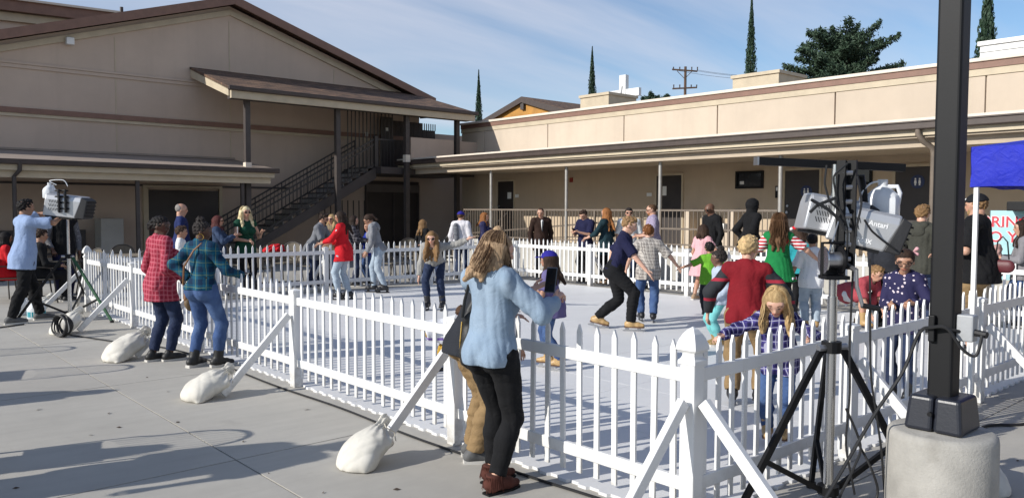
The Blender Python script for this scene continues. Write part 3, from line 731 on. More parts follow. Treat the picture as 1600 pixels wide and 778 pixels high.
# ------------------------------------------------------------------ cloth, skin, hair materials
def fabric(name, col, rough=.85, var=.12, weave=320., bmp=.25, sheen=.0, fade=None):
    if name in MATS: return MATS[name]
    mt, t, b = newmat(name); tc = nnode(t, 'TexCoord'); v = tc.outputs['Object']
    c = nmix(t, ramp(t, noise(t, v, 7, 4), .3, .7), tuple(x*(1-var) for x in col), tuple(min(1, x*(1+var)) for x in col))
    if fade: c = nmix(t, ramp(t, noise(t, v, 4.5, 3, .5, .5), .45, .75, 0, .75), c, fade)
    c = nmix(t, ramp(t, noise(t, v, 120, 3, .7), .42, .62, .0, .16), c, tuple(x*.62 for x in col))
    t.links.new(c, b.inputs['Base Color']); b.inputs['Roughness'].default_value = rough; b.inputs['Specular IOR Level'].default_value = .25
    b.inputs['Sheen Weight'].default_value = sheen
    f = nmath(t, 'ADD', nmath(t, 'MULTIPLY', noise(t, v, weave, 2), .35), nmath(t, 'MULTIPLY', noise(t, v, 14, 4, .5, 1.3), 1.8))
    bump(t, b, f, min(1., bmp*1.7), .014); MATS[name] = mt; return mt
def stripe(t, u, s, w_, off=0.):
    fr = nmath(t, 'FRACT', nmath(t, 'ADD', nmath(t, 'MULTIPLY', u, s), off)); return nmath(t, 'LESS_THAN', fr, w_)
def plaid(name, base, dark, line, s=9., bw=.45, lw=.06, tilt=.35):
    mt, t, b = newmat(name); tc = nnode(t, 'TexCoord'); sp = nnode(t, 'SeparateXYZ'); t.links.new(tc.outputs['Object'], sp.inputs[0])
    wv = nmath(t, 'MULTIPLY', noise(t, tc.outputs['Object'], 5, 2), .05)
    u = nmath(t, 'ADD', nmath(t, 'ADD', sp.outputs[0], nmath(t, 'MULTIPLY', sp.outputs[1], .8)), wv); z = nmath(t, 'ADD', sp.outputs[2], nmath(t, 'ADD', wv, nmath(t, 'MULTIPLY', sp.outputs[0], tilt*.2)))
    m1 = stripe(t, u, s, bw); m2 = stripe(t, z, s, bw)
    f = nmath(t, 'MULTIPLY', nmath(t, 'ADD', m1, m2), .5)
    c = nmix(t, f, base, dark)
    c = nmix(t, nmath(t, 'MULTIPLY', nmath(t, 'MAXIMUM', stripe(t, u, s, lw, .25), stripe(t, z, s, lw, .25)), .8), c, line)
    c = nmix(t, nmath(t, 'MULTIPLY', stripe(t, u, s*.5, lw*.4, .62), .7), c, line)
    t.links.new(c, b.inputs['Base Color']); b.inputs['Roughness'].default_value = .85; b.inputs['Specular IOR Level'].default_value = .2
    bump(t, b, noise(t, tc.outputs['Object'], 24, 4, .6, .8), .35, .01); return mt
def spots(name, base, c1, c2, s=30., r=.33, r2=.16):
    mt, t, b = newmat(name); tc = nnode(t, 'TexCoord'); v = tc.outputs['Object']
    vo = nnode(t, 'TexVoronoi'); vo.inputs['Scale'].default_value = s; vo.inputs['Randomness'].default_value = .8; t.links.new(v, vo.inputs['Vector'])
    dd = nmath(t, 'ADD', vo.outputs['Distance'], nmath(t, 'MULTIPLY', noise(t, v, s*2.2, 2), .25))
    rnd = nnode(t, 'SeparateColor'); t.links.new(vo.outputs['Color'], rnd.inputs[0])
    keep = nmath(t, 'GREATER_THAN', rnd.outputs[0], .25)
    c = nmix(t, nmath(t, 'MULTIPLY', nmath(t, 'LESS_THAN', dd, r+.12), keep), base, c1)
    c = nmix(t, nmath(t, 'MULTIPLY', nmath(t, 'LESS_THAN', dd, r2+.12), keep), c, c2)
    t.links.new(c, b.inputs['Base Color']); b.inputs['Roughness'].default_value = .85
    bump(t, b, noise(t, v, 24, 4, .6, .8), .35, .01); return mt
def bands(name, base, line, s, w_, axis=2):
    mt, t, b = newmat(name); tc = nnode(t, 'TexCoord'); sp = nnode(t, 'SeparateXYZ'); t.links.new(tc.outputs['Object'], sp.inputs[0])
    c = nmix(t, stripe(t, sp.outputs[axis], s, w_), base, line); t.links.new(c, b.inputs['Base Color']); b.inputs['Roughness'].default_value = .85
    bump(t, b, noise(t, tc.outputs['Object'], 26, 4, .6, .8), .3, .01); return mt
def hairmat(name, col, hi):
    if name in MATS: return MATS[name]
    mt, t, b = newmat(name); tc = nnode(t, 'TexCoord'); mp = nnode(t, 'Mapping'); mp.inputs['Scale'].default_value = (1, 1, .12); t.links.new(tc.outputs['Object'], mp.inputs[0])
    s = noise(t, mp.outputs[0], 95, 4, .65, .8); g_ = nnode(t, 'NewGeometry'); c = nmix(t, ramp(t, nmath(t, 'ADD', s, nmath(t, 'MULTIPLY', nmath(t, 'SUBTRACT', g_.outputs['Random Per Island'], .5), .45)), .35, .68), col, hi)
    c = nmix(t, ramp(t, noise(t, tc.outputs['Object'], 9, 3), .4, .7, 0, .5), c, tuple(x*.55 for x in col))
    t.links.new(c, b.inputs['Base Color']); b.inputs['Roughness'].default_value = .6; b.inputs['Specular IOR Level'].default_value = .18
    bump(t, b, s, .7, .012); MATS[name] = mt; return mt
HAIR = dict(black=hairmat('hair_black', (.010, .008, .008), (.03, .024, .022)), dark=hairmat('hair_dark_brown', (.022, .013, .009), (.06, .034, .022)),
            brown=hairmat('hair_brown', (.07, .036, .018), (.17, .09, .045)), auburn=hairmat('hair_auburn', (.16, .06, .018), (.34, .14, .045)), maroon=hairmat('hair_maroon', (.05, .012, .012), (.12, .035, .03)),
            blond=hairmat('hair_blond', (.30, .19, .085), (.62, .44, .22)), pale=hairmat('hair_pale_blond', (.52, .40, .20), (.82, .69, .42)), ash=hairmat('hair_ash_highlights', (.085, .045, .024), (.47, .32, .19)),
            sandy=hairmat('hair_sandy', (.22, .125, .055), (.42, .27, .13)), grey=hairmat('hair_grey', (.22, .2, .18), (.4, .37, .34)))
def skinmat():
    mt, t, b = newmat('skin'); a = nnode(t, 'Attribute'); a.attribute_name = 'tint'; tc = nnode(t, 'TexCoord')
    c = nmix(t, ramp(t, noise(t, tc.outputs['Object'], 14, 4), .35, .7, 0, .25), a.outputs['Color'], (.8, .55, .5), 'MULTIPLY')
    t.links.new(c, b.inputs['Base Color']); b.inputs['Roughness'].default_value = .5; b.inputs['Subsurface Weight'].default_value = .08
    b.inputs['Subsurface Radius'].default_value = (.02, .008, .004); b.inputs['Subsurface Scale'].default_value = .3; return mt
SKIN = skinmat()
TONE = dict(fair=(.60, .36, .26), light=(.52, .30, .205), tan=(.40, .22, .14), olive=(.36, .20, .125), brown=(.14, .068, .04), dark=(.085, .04, .025))

# ------------------------------------------------------------------ people
def rotx(a): c, s = math.cos(a), math.sin(a); return np.array([[1, 0, 0], [0, c, -s], [0, s, c]])
def roty(a): c, s = math.cos(a), math.sin(a); return np.array([[c, 0, s], [0, 1, 0], [-s, 0, c]])
def rotz(a): c, s = math.cos(a), math.sin(a); return np.array([[c, -s, 0], [s, c, 0], [0, 0, 1]])
def ik(a, t, l1, l2, pole):
    d = t-a; D = np.linalg.norm(d); D2 = min(D, (l1+l2)*.998); u = d/max(D, 1e-6); t = a+u*D2
    x = (l1*l1-l2*l2+D2*D2)/(2*D2); y = math.sqrt(max(0, l1*l1-x*x)); p = np.asarray(pole, float); p = p-u*(p@u); p /= np.linalg.norm(p)+1e-9
    return a+u*x+p*y, t
WHITE = fabric('white_cotton', (.74, .74, .72)); SOLE = pm('shoe_sole', (.55, .53, .49), .7)
SKATEB = pm('skate_black', (.016, .016, .018), .4); TANLEATHER = pm('skate_tan', (.42, .27, .115), .45, .15, 8, .2, 40)
def person(label, at, face, H, kind='m', tone='light', hair=None, top=None, sleeve=1., bottom=None, shoe=None, skate=None, lean=0., curl=0., side=0., twist=0.,
           hipz=None, hipo=(0, 0), R_=None, L_=None, rc_=.35, lc_=.35, feet=None, head=(0, 0), q=.0135, hem=.06, loose=.012, bl=.012, child=0., extra=None, fat=1., group=None,
           slv=None, cuff=1., dress=0., cap=None, shades=False, glasses=False, beard=None, hood=None, vest=None, rpole=None, lpole=None, seat=False, z=0., belt=None, boot=False, hroll=0., open_=None, cat='person', bust=1., strands=0):
    """at: (x,y) on the ground; face: degrees clockwise from looking straight away from the camera; hand targets are offsets from the shoulder (out, forward, up) in body heights"""
    at = np.asarray(at, float)[:2]; dv = at/np.linalg.norm(at); az = math.atan2(dv[1], dv[0])-R(face); rz = az-math.pi/2
    t = thing('person', label, cat, (at[0], at[1], z), rz, group)
    wmn = kind == 'w'; seed = abs(hash(label)) % 9999 if False else sum(ord(c)*(i+3) for i, c in enumerate(label)) % 9973
    bl = max(bl*.85, .0095); loose = loose*.82; hh = H*(.132+.05*child); lift = .062 if skate else (.012 if not boot else .02)
    hz = H*(.53-.045*child)+lift; sh = H*(.29-.022*child); sw = H*((.096 if wmn else .110)-.006*child)*(.5+.5*fat)
    P = V(hipo[0]*H, hipo[1]*H, hz if hipz is None else hipz*H)
    T1 = rotx(-R(lean)) @ roty(R(side)); T2 = rotz(R(twist)) @ rotx(-R(lean+curl)) @ roty(R(side)) if curl or twist else T1
    def p1(x, y, z_): return P+T1 @ V(x, y, z_)*H
    W = p1(0, 0, .115)
    def p2(x, y, z_): return W+T2 @ V(x, y, z_-.115)*H
    up = T2[:, 2]; fw = T2[:, 1]; n1 = T1[:, 1]; sd = T2[:, 0]
    NB = p2(0, -.008, .305-.018*child); Ht = rotz(R(head[0])) @ rotx(-R(head[1]+(lean+curl)*.45)) @ roty(R(hroll+side*.4))
    HC = NB+up*H*.028+Ht @ V(0, .10*hh, .5*hh+.004*H)
    HP = lambda x, y, z_: HC+Ht @ V(x, y, z_)*hh
    g = fat
    hw = (.052 if not wmn else .056)*H*(.6+.4*g)
    pel = [el(p1(0, -.004, .02), V((.088 if not wmn else .096)*g, .066*g, .075)*H, T1), el(p1(.044*g, -.03, -.012), V(.050, .055, .058)*H*g, T1), el(p1(-.044*g, -.03, -.012), V(.050, .055, .058)*H*g, T1)]
    wr_ = (.080 if not wmn else .070)*g*(1+.1*child); cr_ = (.092 if not wmn else .081)*(.6+.4*g)
    tor = [rc(p1(0, .002, .05), p1(0, .004, .13), wr_*H*1.06, wr_*H, .03, n1, .74), rc(p2(0, .004, .13), p2(0, .0, .235), wr_*H, cr_*H, .03, fw, .70),
           rc(p2(-sw/H+.012, -.004, .283-.02*child), p2(sw/H-.012, -.004, .283-.02*child), .040*H, .040*H, .03),
           rc(p2(.055, -.01, .288-.02*child), NB+up*.012*H, .030*H, .03*H, .03), rc(p2(-.055, -.01, .288-.02*child), NB+up*.012*H, .030*H, .03*H, .03)]
    if wmn and not child: tor += [el(p2(s*.042, .058*bust, .198), V(.042, .04, .042)*H*bust, T2, .03) for s in (1, -1)]
    if g > 1.15: tor.append(el(p1(0, .03, .07), V(.095, .08, .09)*H*g*.85, T1, .04))
    nk = [rc(NB-up*.02*H, HP(0, -.12, -.32), (.034 if not wmn else .030)*H*(.9+.1*g)*(1-.12*child), None, .02)]
    hd = [el(HP(0, -.05, .12), V(.345, .42, .375)*hh, Ht, .01), rc(HP(0, .13, -.02), HP(0, .205, -.335), .265*hh, .135*hh, .05*hh/.2, Ht[:, 0], .92),
          rc(HP(0, .385, .02), HP(0, .455, -.115), .035*hh, .058*hh, .012), el(HP(.345, -.02, -.06), V(.035, .085, .125)*hh, Ht, .006), el(HP(-.345, -.02, -.06), V(.035, .085, .125)*hh, Ht, .006),
          rc(HP(-.07, .37, -.245), HP(.07, .37, -.245), .045*hh, None, .02), rc(HP(-.2, .33, .11), HP(.2, .33, .11), .05*hh, None, .03)]
    arms = []; hands = {}
    for s, off, pole, cu in ((1, R_, rpole, rc_), (-1, L_, lpole, lc_)):
        A = p2(s*sw/H, -.004, .278-.02*child); o = off if off is not None else (.035, .03, -.305)
        body = rotz(R(twist)) if off is not None else T2 if False else rotz(R(twist))
        tgt = A+body @ V(s*o[0], o[1], o[2])*H; pl = pole if pole is not None else (.5, -.8, -.25)
        E_, Wt = ik(A, tgt, .172*H, .148*H, body @ V(s*pl[0], pl[1], pl[2]))
        fd = (Wt-E_)/np.linalg.norm(Wt-E_); arms.append((s, A, E_, Wt, fd, cu)); hands[s] = (Wt, fd)
    legs = []
    for s in (1, -1):
        f = (feet or {}).get(s, (s*.052, 0, 0, 0)); f = tuple(f)+(0,)*(5-len(f))          # x, y, yaw, lift, pitch
        hip = P+T1 @ V(s*hw, 0, -.01*H); fr = rotz(-R(f[2])) @ rotx(-R(f[4])); ank = V(f[0]*H, f[1]*H, .045*H+lift+f[3]*H)
        Kn, An = ik(hip, ank, .247*(1-.03*child)*H, .246*(1-.03*child)*H, rotz(-R(f[2])) @ V(s*.12, 1, 0.1)); legs.append((s, hip, Kn, An, fr))
    # ---- body, one continuous skin
    b_ = pel+tor+nk+hd
    for s, A, E_, Wt, fd, cu in arms:
        b_ += [rc(A, E_, .0285*H*(.8+.2*g), .0225*H, .02), rc(E_, Wt, .0235*H, .0155*H, .015)]
        hl = H*.105; n0 = np.cross(fd, V(0, 0, 1.)); n0 = n0/(np.linalg.norm(n0)+1e-6); pn = np.cross(n0, fd)          # palm normal
        if abs(fd[2]) > .75: pn = -s*rotz(R(twist))[:, 0]; pn = pn-fd*(pn@fd); pn /= np.linalg.norm(pn); n0 = np.cross(fd, pn)
        pn = -pn if abs(fd[2]) <= .75 else pn
        b_.append(rc(Wt+fd*.012*H, Wt+fd*hl*.5, .0185*H, .021*H, .012, pn, .5)); fr_ = max(.0052*H, .56*q)
        for i in range(4):
            o_ = (i-1.5)*.0125*H*max(1, q/.011); ln = hl*(.26, .31, .29, .22)[i]; k0 = Wt+fd*hl*.48+n0*o_
            c1 = cu*.9; d1 = fd*math.cos(c1)+pn*math.sin(c1); c2 = cu*2.1; d2 = fd*math.cos(c2)+pn*math.sin(c2)
            k1 = k0+d1*ln; b_ += [rc(k0, k1, fr_, fr_*.95, .004), rc(k1, k1+d2*ln*.75, fr_*.95, fr_*.8, .003)]
        ts = n0*(-s if abs(fd[2]) > .75 else 1)*(1 if fd@V(0, 1, 0) >= -9 else 1)
        if abs(fd[2]) <= .75: ts = V(0, 0, 1)*.9+pn*.2; ts = ts-fd*(ts@fd)
        ts = ts/np.linalg.norm(ts)
        tb = Wt+fd*hl*.16+ts*.014*H; t1 = tb+(fd*.75+ts*.6+pn*.25)*hl*.22; b_ += [rc(tb, t1, fr_*1.25, fr_*1.1, .006), rc(t1, t1+(fd*.95+ts*.15+pn*.35*cu)*hl*.2, fr_*1.1, fr_*.85, .003)]
    for s, hip, Kn, An, fr in legs:
        mid = Kn*.62+An*.38-fr[:, 1]*.006*H
        b_ += [rc(hip, Kn, .054*H*(.6+.4*g), .033*H*(.8+.2*g), .03), rc(Kn, mid, .033*H, .034*H, .02), rc(mid, An, .033*H, .0205*H, .02),
               rc(An+fr @ V(0, -.02, -.022)*H, An+fr @ V(0, .062, -.028)*H, .021*H, .0195*H, .015, fr[:, 2], .9), rc(An+fr @ V(0, .06, -.03)*H, An+fr @ V(0, .095, -.032)*H, .0195*H, .0145*H, .01)]
    Pv, Qv = solid(b_, q)
    base = np.array(TONE[tone]); colr = np.tile(base, (len(Pv), 1)); L = (Pv-HC) @ Ht/hh
    def paint(m_, c): colr[m_] = c
    front = L[:, 1] > .2
    paint(front & (((np.abs(L[:, 0])-.15)/.07)**2+((L[:, 2]-.015)/.034)**2 < 1), (.05, .03, .025) if q > .0095 else base*.55+V(.08, .08, .08))
    if q <= .01: paint(front & (((np.abs(L[:, 0])-.15)/.036)**2+((L[:, 2]-.015)/.036)**2 < 1), (.02, .013, .01))
    paint(front & ((L[:, 0]/.13)**2+((L[:, 2]+.235)/.04)**2 < 1), base*V(.85, .5, .5))
    paint(front & (np.abs(L[:, 2]-.115-.04*np.abs(L[:, 0])) < .028) & (np.abs(np.abs(L[:, 0])-.16) < .09), base*V(.32, .27, .25))
    paint(front & (((np.abs(L[:, 0])-.2)/.08)**2+((L[:, 2]+.1)/.07)**2 < 1) & (L[:, 1] > .25), base*V(1.06, .9, .88))
    skin('body', (Pv, Qv), SKIN, t, np.clip(colr, 0, 1))
    # ---- clothes
    G = lambda e: [infl(p, e) for p in pel+tor]
    lo_z = lambda dz: (P+T1 @ V(0, 0, -dz)*H, -T1[:, 2])
    if top is not None:
        neck = rc(NB+up*.022*H+fw*.012*H, NB+up*.2*H+fw*.03*H, .037*H*(.85+.15*g)+.004, .05*H, .01)
        sl_p = []
        for s, A, E_, Wt, fd, cu in arms:
            if sleeve <= 0: continue
            lz = loose*.75
            if sleeve <= .55:
                u = (E_-A)/np.linalg.norm(E_-A); e = A+u*.172*H*(sleeve*1.75); sl_p.append(rc(A, e, .031*H+lz, .030*H+lz*1.7, .02, clip=[(e, u)]))
            else:
                e = E_+(Wt-E_)*min(1.04, (sleeve-.5)*2); sl_p += [rc(A, E_, .031*H+lz, .0265*H+lz, .02), rc(E_, e, .0265*H+lz, .0195*H+lz*.9, .02, clip=[(e, fd)])]
        pl_ = max(loose, bl+.009) if hem > .015 or dress else loose
        bodyp = [infl(p, loose) for p in tor]+[infl(p, pl_) for p in pel]+([infl(tor[0], pl_)] if pl_ > loose else [])
        if hem > .05 or dress:
            hl_ = max(hem, dress); bodyp.append(rc(p1(0, 0, .04), P+V(0, 0, -hl_*H-.02) if dress else p1(0, -.014, -hl_), (.090 if not wmn else .095)*H*g+pl_, ((.092 if not dress else .125+.05*child)*H)*g+pl_+.004, .04, n1, .90))
        if hem > .05 and not dress: bodyp += [rc(hip, Kn, .055*H*(.6+.4*g)+pl_, .034*H+pl_, .03) for s, hip, Kn, An, fr in legs]
        cuts = [neck, lo_z(max(hem, dress) if not dress else -9) if not dress else ((0, 0, P[2]-dress*H), (0, 0, -1))]
        if slv is not None:
            skin('sleeves', solid(sl_p, q, disp=wr(seed+3, min(.006, .3*loose))), slv, t)
        else: bodyp += sl_p
        cuts += [] if not open_ else [rc(p2(0, .12, .30), p1(0, .12, .02), .05*H, .03*H)]
        skin('top', solid(bodyp, q, cuts=cuts, disp=wr(seed, min(.0058 if q > .008 else .0085, .34*loose if q > .008 else .42*loose), 1.55, 5 if q > .008 else 7, .13 if q > .008 else .2, .8, 4)), top, t)
    if vest is not None:
        skin('waistcoat', solid([infl(p, loose+.014) for p in tor], q, cuts=[(NB+up*.005*H, up), lo_z(-.02)], disp=wr(seed+9, .004)), vest, t)
    if hood is not None:
        if hood[0] == 'down': hp = [rc(NB+sd*.045*H-fw*.035*H+up*.01*H, NB-sd*.045*H-fw*.035*H+up*.01*H, .03*H, None, .03), el(NB-fw*.055*H-up*.03*H, V(.06, .028, .05)*H, T2, .03)]; cc = []
        else: hp = [el(HP(0, -.1, .1), V(.48, .55, .55)*hh, Ht), rc(HP(0, -.1, -.2), NB, .4*hh, .06*H, .04)]; cc = [rc(HP(0, .3, .0), HP(0, 1., -.05), .33*hh, .36*hh, .02)]
        skin('hood', solid(hp, q, cuts=cc, disp=wr(seed+5, .005)), hood[1], t)
    if bottom is not None:
        bp = []
        wc = (p1(0, 0, .085), T1[:, 2])
        if seat is not None: bp += [infl(p, bl) for p in pel]+[rc(p1(0, .002, .05), p1(0, .004, .1), wr_*H*1.06+bl*.7, wr_*H+bl*.6, .03, n1, .74)]
        for s, hip, Kn, An, fr in legs:
            mid = Kn*.62+An*.38-fr[:, 1]*.005*H
            if cuff < .6:
                e = hip+(Kn-hip)*cuff*1.9; u = (Kn-hip)/np.linalg.norm(Kn-hip); bp.append(rc(hip, e, .055*H*(.6+.4*g)+bl, .044*H+bl*1.8, .03, clip=[(e, u)]))
            else:
                e = An+(Kn-An)*(.02+(1-cuff)*1.); u = (An-Kn)/np.linalg.norm(An-Kn)
                bp += [rc(hip, Kn, .055*H*(.6+.4*g)+bl, .034*H+bl, .03), rc(Kn, mid, .034*H+bl, .0345*H+bl, .02), rc(mid, e, .0345*H+bl, .024*H+bl*1.25, .02, clip=[(e, u)])]
        skin('trousers' if cuff > .6 else 'shorts', solid(bp, q, cuts=[wc], disp=wr(seed+1, min(.005, .36*bl), .95, 5, 1.0)), bottom, t)
    if belt is not None:
        skin('belt', solid([rc(p1(0, .002, .062), p1(0, .002, .088), wr_*H*1.06+bl+.007, wr_*H*1.05+bl+.006, .02, n1, .76, clip=[(p1(0, 0, .09), T1[:, 2]), (p1(0, 0, .066), -T1[:, 2])])], q*.8), belt, t)
    for s, hip, Kn, An, fr in legs:
        c = lambda x, y, z_: An+fr @ V(x, y, z_)*H
        sm = skate if skate is not None else shoe
        if sm is None: continue
        zs = -.045 if not skate else -.045
        hgt = .11 if (skate or boot) else .02
        shp = [rc(c(0, -.026, -.022), c(0, .06, -.026), .0285*H, .025*H, .02), rc(c(0, .06, -.03), c(0, .098, -.03), .0255*H, .0185*H, .015)]
        if skate or boot: d = (Kn-An)/np.linalg.norm(Kn-An); shp.append(rc(An-fr[:, 2]*.02*H, An+d*hgt*H*(.78 if skate else .75), .033*H, .036*H, .03, clip=[(An+d*hgt*H*(.78 if skate else .75), d)]))
        else: shp.append(rc(c(0, -.01, -.01), c(0, -.008, .005), .026*H, .026*H, .02))
        sho = skin('skate' if skate else 'shoe', solid(shp, q*.85, cuts=[(c(0, 0, zs+.001), -fr[:, 2])], disp=None), sm, t)
        pts = [(-.02, -.052), (.02, -.052), (.028, .03), (.029, .07), (.022, .105), (-.0, .117), (-.022, .105), (-.029, .07), (-.028, .03)]
        so = MB(); k = len(pts); vs = [c(x, y, zs+.006) for x, y in pts]+[c(x, y, zs-lift/H if not skate else zs-.006) for x, y in pts]
        so.add(vs, [tuple(range(k)), tuple(range(2*k-1, k-1, -1))]+[(i, (i+1) % k, k+(i+1) % k, k+i) for i in range(k)])
        so.build('sole', SKATEB if skate is SKATEB else (pm('skate_sole', (.10, .05, .025), .6) if skate else SOLE), sho, world=False)
        if skate:
            zb = -(An[2]-0)/H; yb = zs-lift/H
            bl_ = MB(); prof = [(-.07, yb+.008), (-.062, yb), (.10, yb), (.122, yb+.012), (.118, yb+.02), (.09, yb+.016), (.085, zs-.004), (.06, zs-.004), (.052, yb+.016), (-.012, yb+.016), (-.018, zs-.004), (-.045, zs-.004), (-.05, yb+.015)]
            k = len(prof); vs = [c(-.0022, y_, z_) for y_, z_ in prof]+[c(.0022, y_, z_) for y_, z_ in prof]
            bl_.add(vs, [tuple(range(k)), tuple(range(2*k-1, k-1, -1))]+[(i, (i+1) % k, k+(i+1) % k, k+i) for i in range(k)])
            bl_.build('blade', M['steel'] if skate is not SKATEB else SKATEB, sho, world=False)
    # ---- hair and head wear
    if hair is not None:
        style, hm = hair[0], HAIR[hair[1]]
        cutp = (HP(0, 0, -.1), (Ht @ V(0, .55, -1.))/math.hypot(.55, 1.)); e = .045 if style not in ('buzz', 'bald', 'short') else (.03 if style == 'short' else .014)
        hp = [el(HP(0, -.06, .125), V(.345+e, .42+e, .375+e)*hh, Ht, .02)]
        cuts = [rc(HP(0, .42, -.12), HP(0, .5, -.4), .30*hh, .34*hh, .02)]
        if style == 'bald': cuts.append((HP(0, 0, .14), Ht @ V(0, .8, .6))); cuts.append(cutp)
        elif style in ('short', 'buzz', 'bun', 'pony', 'topbun'): cuts.append(cutp)
        if style == 'short' and cap is None: hp += [el(HP(0, .2, .4), V(.26, .2, .12)*hh, Ht, .03)]
        ln = hair[2] if len(hair) > 2 else 1.
        if style in ('long', 'bob', 'halfup'):
            for a in (-1, -.66, -.33, 0, .33, .66, 1):
                th = a*1.75; x, y = math.sin(th)*.37, -math.cos(th)*.40-.04
                st = HP(x, y, .08); dn = st+Ht[:, 2]*(-.55*hh); LL = hh*ln*(1.15 if abs(a) < .9 else 1.)
                bk = V(0, 0, -1.)*LL+fw*(-.02*H if abs(a) < .5 else .05*H)+(-fw*.06*H if abs(a) < .2 else 0)
                if lean > 25: bk = V(0, 0, -1.)*LL+(Ht[:, 1]*.1*H)
                e0 = dn+bk*.5+sd*x*.25*hh; e1 = dn+bk+sd*x*.35*hh
                hp += [rc(st, dn, .13*hh, .155*hh, .035), rc(dn, e0, .155*hh, .15*hh, .03), rc(e0, e1, .15*hh, .075*hh, .03)]
            cuts.append(rc(HP(0, .36, -.1), HP(0, .75, -.25), .26*hh, .36*hh, .02))
        if style == 'pony': hp += [el(HP(0, -.45, .2), V(.13, .13, .13)*hh, Ht, .02), rc(HP(0, -.55, .15), HP(0, -.68, -.5), .13*hh, .12*hh, .03), rc(HP(0, -.68, -.5), HP(0, -.55, -.5-.5*ln), .12*hh, .04*hh, .03)]
        if style == 'bun': hp += [el(HP(0, -.56, -.02), V(.24, .2, .22)*hh, Ht, .03), rc(HP(0, -.4, .1), HP(0, -.5, 0), .22*hh, .2*hh, .04)]
        kn_ = hair[4] if len(hair) > 4 else 1.
        if style in ('topbun', 'halfup'): hp += [el(HP(0, -.14, .47+.13*kn_), V(.17, .19, .17)*hh*kn_, Ht, .025), rc(HP(0, -.1, .42), HP(0, -.14, .47+.12*kn_), .11*hh*kn_, .11*hh*kn_, .03)]
        rng = np.random.default_rng(seed)
        wv_ = hair[3] if len(hair) > 3 else .35
        def hd_(Pp):
            Lh = (Pp-HC) @ Ht/hh; an = np.arctan2(Lh[:, 0], -Lh[:, 1]-.001)
            am = np.clip(-(Lh[:, 2]-.25)*.8, .15, 1.4)
            if style in ('short', 'buzz', 'bald'): return hh*(.022 if style == 'short' else .006)*(np.sin(Lh[:, 0]*23+4*np.sin(Lh[:, 1]*9))+np.sin(Lh[:, 1]*27+4*np.sin(Lh[:, 2]*11))+np.sin(Lh[:, 2]*31+3*np.sin(Lh[:, 0]*13)))
            if style in ('bun', 'topbun'): return hh*.02*(np.sin(Lh[:, 0]*26+5*np.sin(Lh[:, 2]*11))+np.sin(Lh[:, 1]*29+5*np.sin(Lh[:, 0]*12))+np.sin(Lh[:, 2]*33+4*np.sin(Lh[:, 1]*13)))
            return hh*(.020*np.sin(17*an+wv_*5*np.sin(Lh[:, 2]*6+2*an)+np.sin(Lh[:, 2]*9)*wv_*3)+.012*np.sin(37*an+5*np.sin(Lh[:, 2]*4)))*am
        hroot = skin('hair', solid(hp, q if q < .01 else q*.85, cuts=cuts, disp=hd_), hm, t)
        if strands:
            rg = random.Random(seed); sm_ = MB(); LL = hh*ln*1.1
            for i in range(strands):
                th = rg.uniform(-1.95, 1.95); ph0 = rg.uniform(-.2, .55); r_ = rg.uniform(.0, .05); amp = rg.uniform(.02, .07)*wv_; fq = rg.uniform(5, 8); p0 = rg.uniform(0, 6); pts = []; bend = rg.uniform(-.05, .08)
                for k in range(15):
                    u = k/14
                    if u < .42:
                        a = ph0+(1-u/.42)*(1.35-ph0); x, y, z_ = math.sin(th)*math.cos(a)*(.40+r_), -math.cos(th)*math.cos(a)*(.47+r_)-.06, .125+math.sin(a)*(.43+r_)
                        pt = HP(x, y, z_)
                    else:
                        v_ = (u-.42)/.58; x, y = math.sin(th)*(.41+r_+bend*v_+.05*v_), -math.cos(th)*(.46+r_+bend*v_)-.06; top_ = HP(math.sin(th)*math.cos(ph0)*(.40+r_), -math.cos(th)*math.cos(ph0)*(.47+r_)-.06, .125+math.sin(ph0)*(.43+r_))
                        end = HP(x, y, -.30)+V(0, 0, -1.)*LL*rg.uniform(.96, 1.04)*.9+(fw*(.045*H if abs(th) > 1.2 else -.03*H)); pt = top_+(end-top_)*v_
                        pt = pt+(sd*math.sin(fq*v_+p0)+fw*math.cos(fq*v_*1.1+p0))*amp*hh*min(1, v_*2)+sd*math.sin(th)*.06*hh*math.sin(v_*math.pi)-fw*math.cos(th)*.06*hh*math.sin(v_*math.pi)
                    pts.append(Vector(pt))
                sm_.tube(pts, [.0016+.0022*math.sin(math.pi*min(1, .12+k/15)) for k in range(15)], 3, False)
            sm_.build('hair_strands', hm, hroot, smooth=True, world=False)
    if cap is not None:
        cm = cap[0]; cp_ = [el(HP(0, -.05, .16), V(.43, .50, .43)*hh, Ht)]
        br = rc(HP(0, .3, .2), HP(0, .62, .14), .3*hh, .26*hh, .02, Ht[:, 2], .12)
        ch = skin('cap', solid(cp_, q*.8, cuts=[(HP(0, 0, .16), Ht @ V(0, -.12, -1))]), cm, t)
        d_ = 1 if cap[1] == 'front' else -1
        if d_ < 0: br = rc(HP(0, -.35, .12), HP(0, -.66, .06), .3*hh, .26*hh, .02, Ht[:, 2], .12)
        skin('cap_brim', solid([br], q*.7), cap[2] if len(cap) > 2 else cm, ch)
        if len(cap) > 3: MB().tube([HP(0, .43, .28), HP(0, .46, .29)], .06*hh, 8).build('cap_badge', cap[3], ch, world=False)
    if shades or glasses:
        gm = M['black']; fr2 = MB()
        for s in (1, -1):
            pts = [HP(s*(.155+.125*math.cos(a)), .455-.05*abs(math.cos(a)), .01+.09*math.sin(a)) for a in [i*math.pi/6 for i in range(12)]]
            if shades: fr2.add(pts+[p_-Ht[:, 1]*.03*hh for p_ in pts], [tuple(range(12)), tuple(range(23, 11, -1))]+[(i, (i+1) % 12, 12+(i+1) % 12, 12+i) for i in range(12)])
            else: fr2.tube(pts+[pts[0]], .017*hh, 5)
            fr2.bar(HP(s*.28, .40, .03), HP(s*.36, -.02, .02), .012*hh, .035*hh)
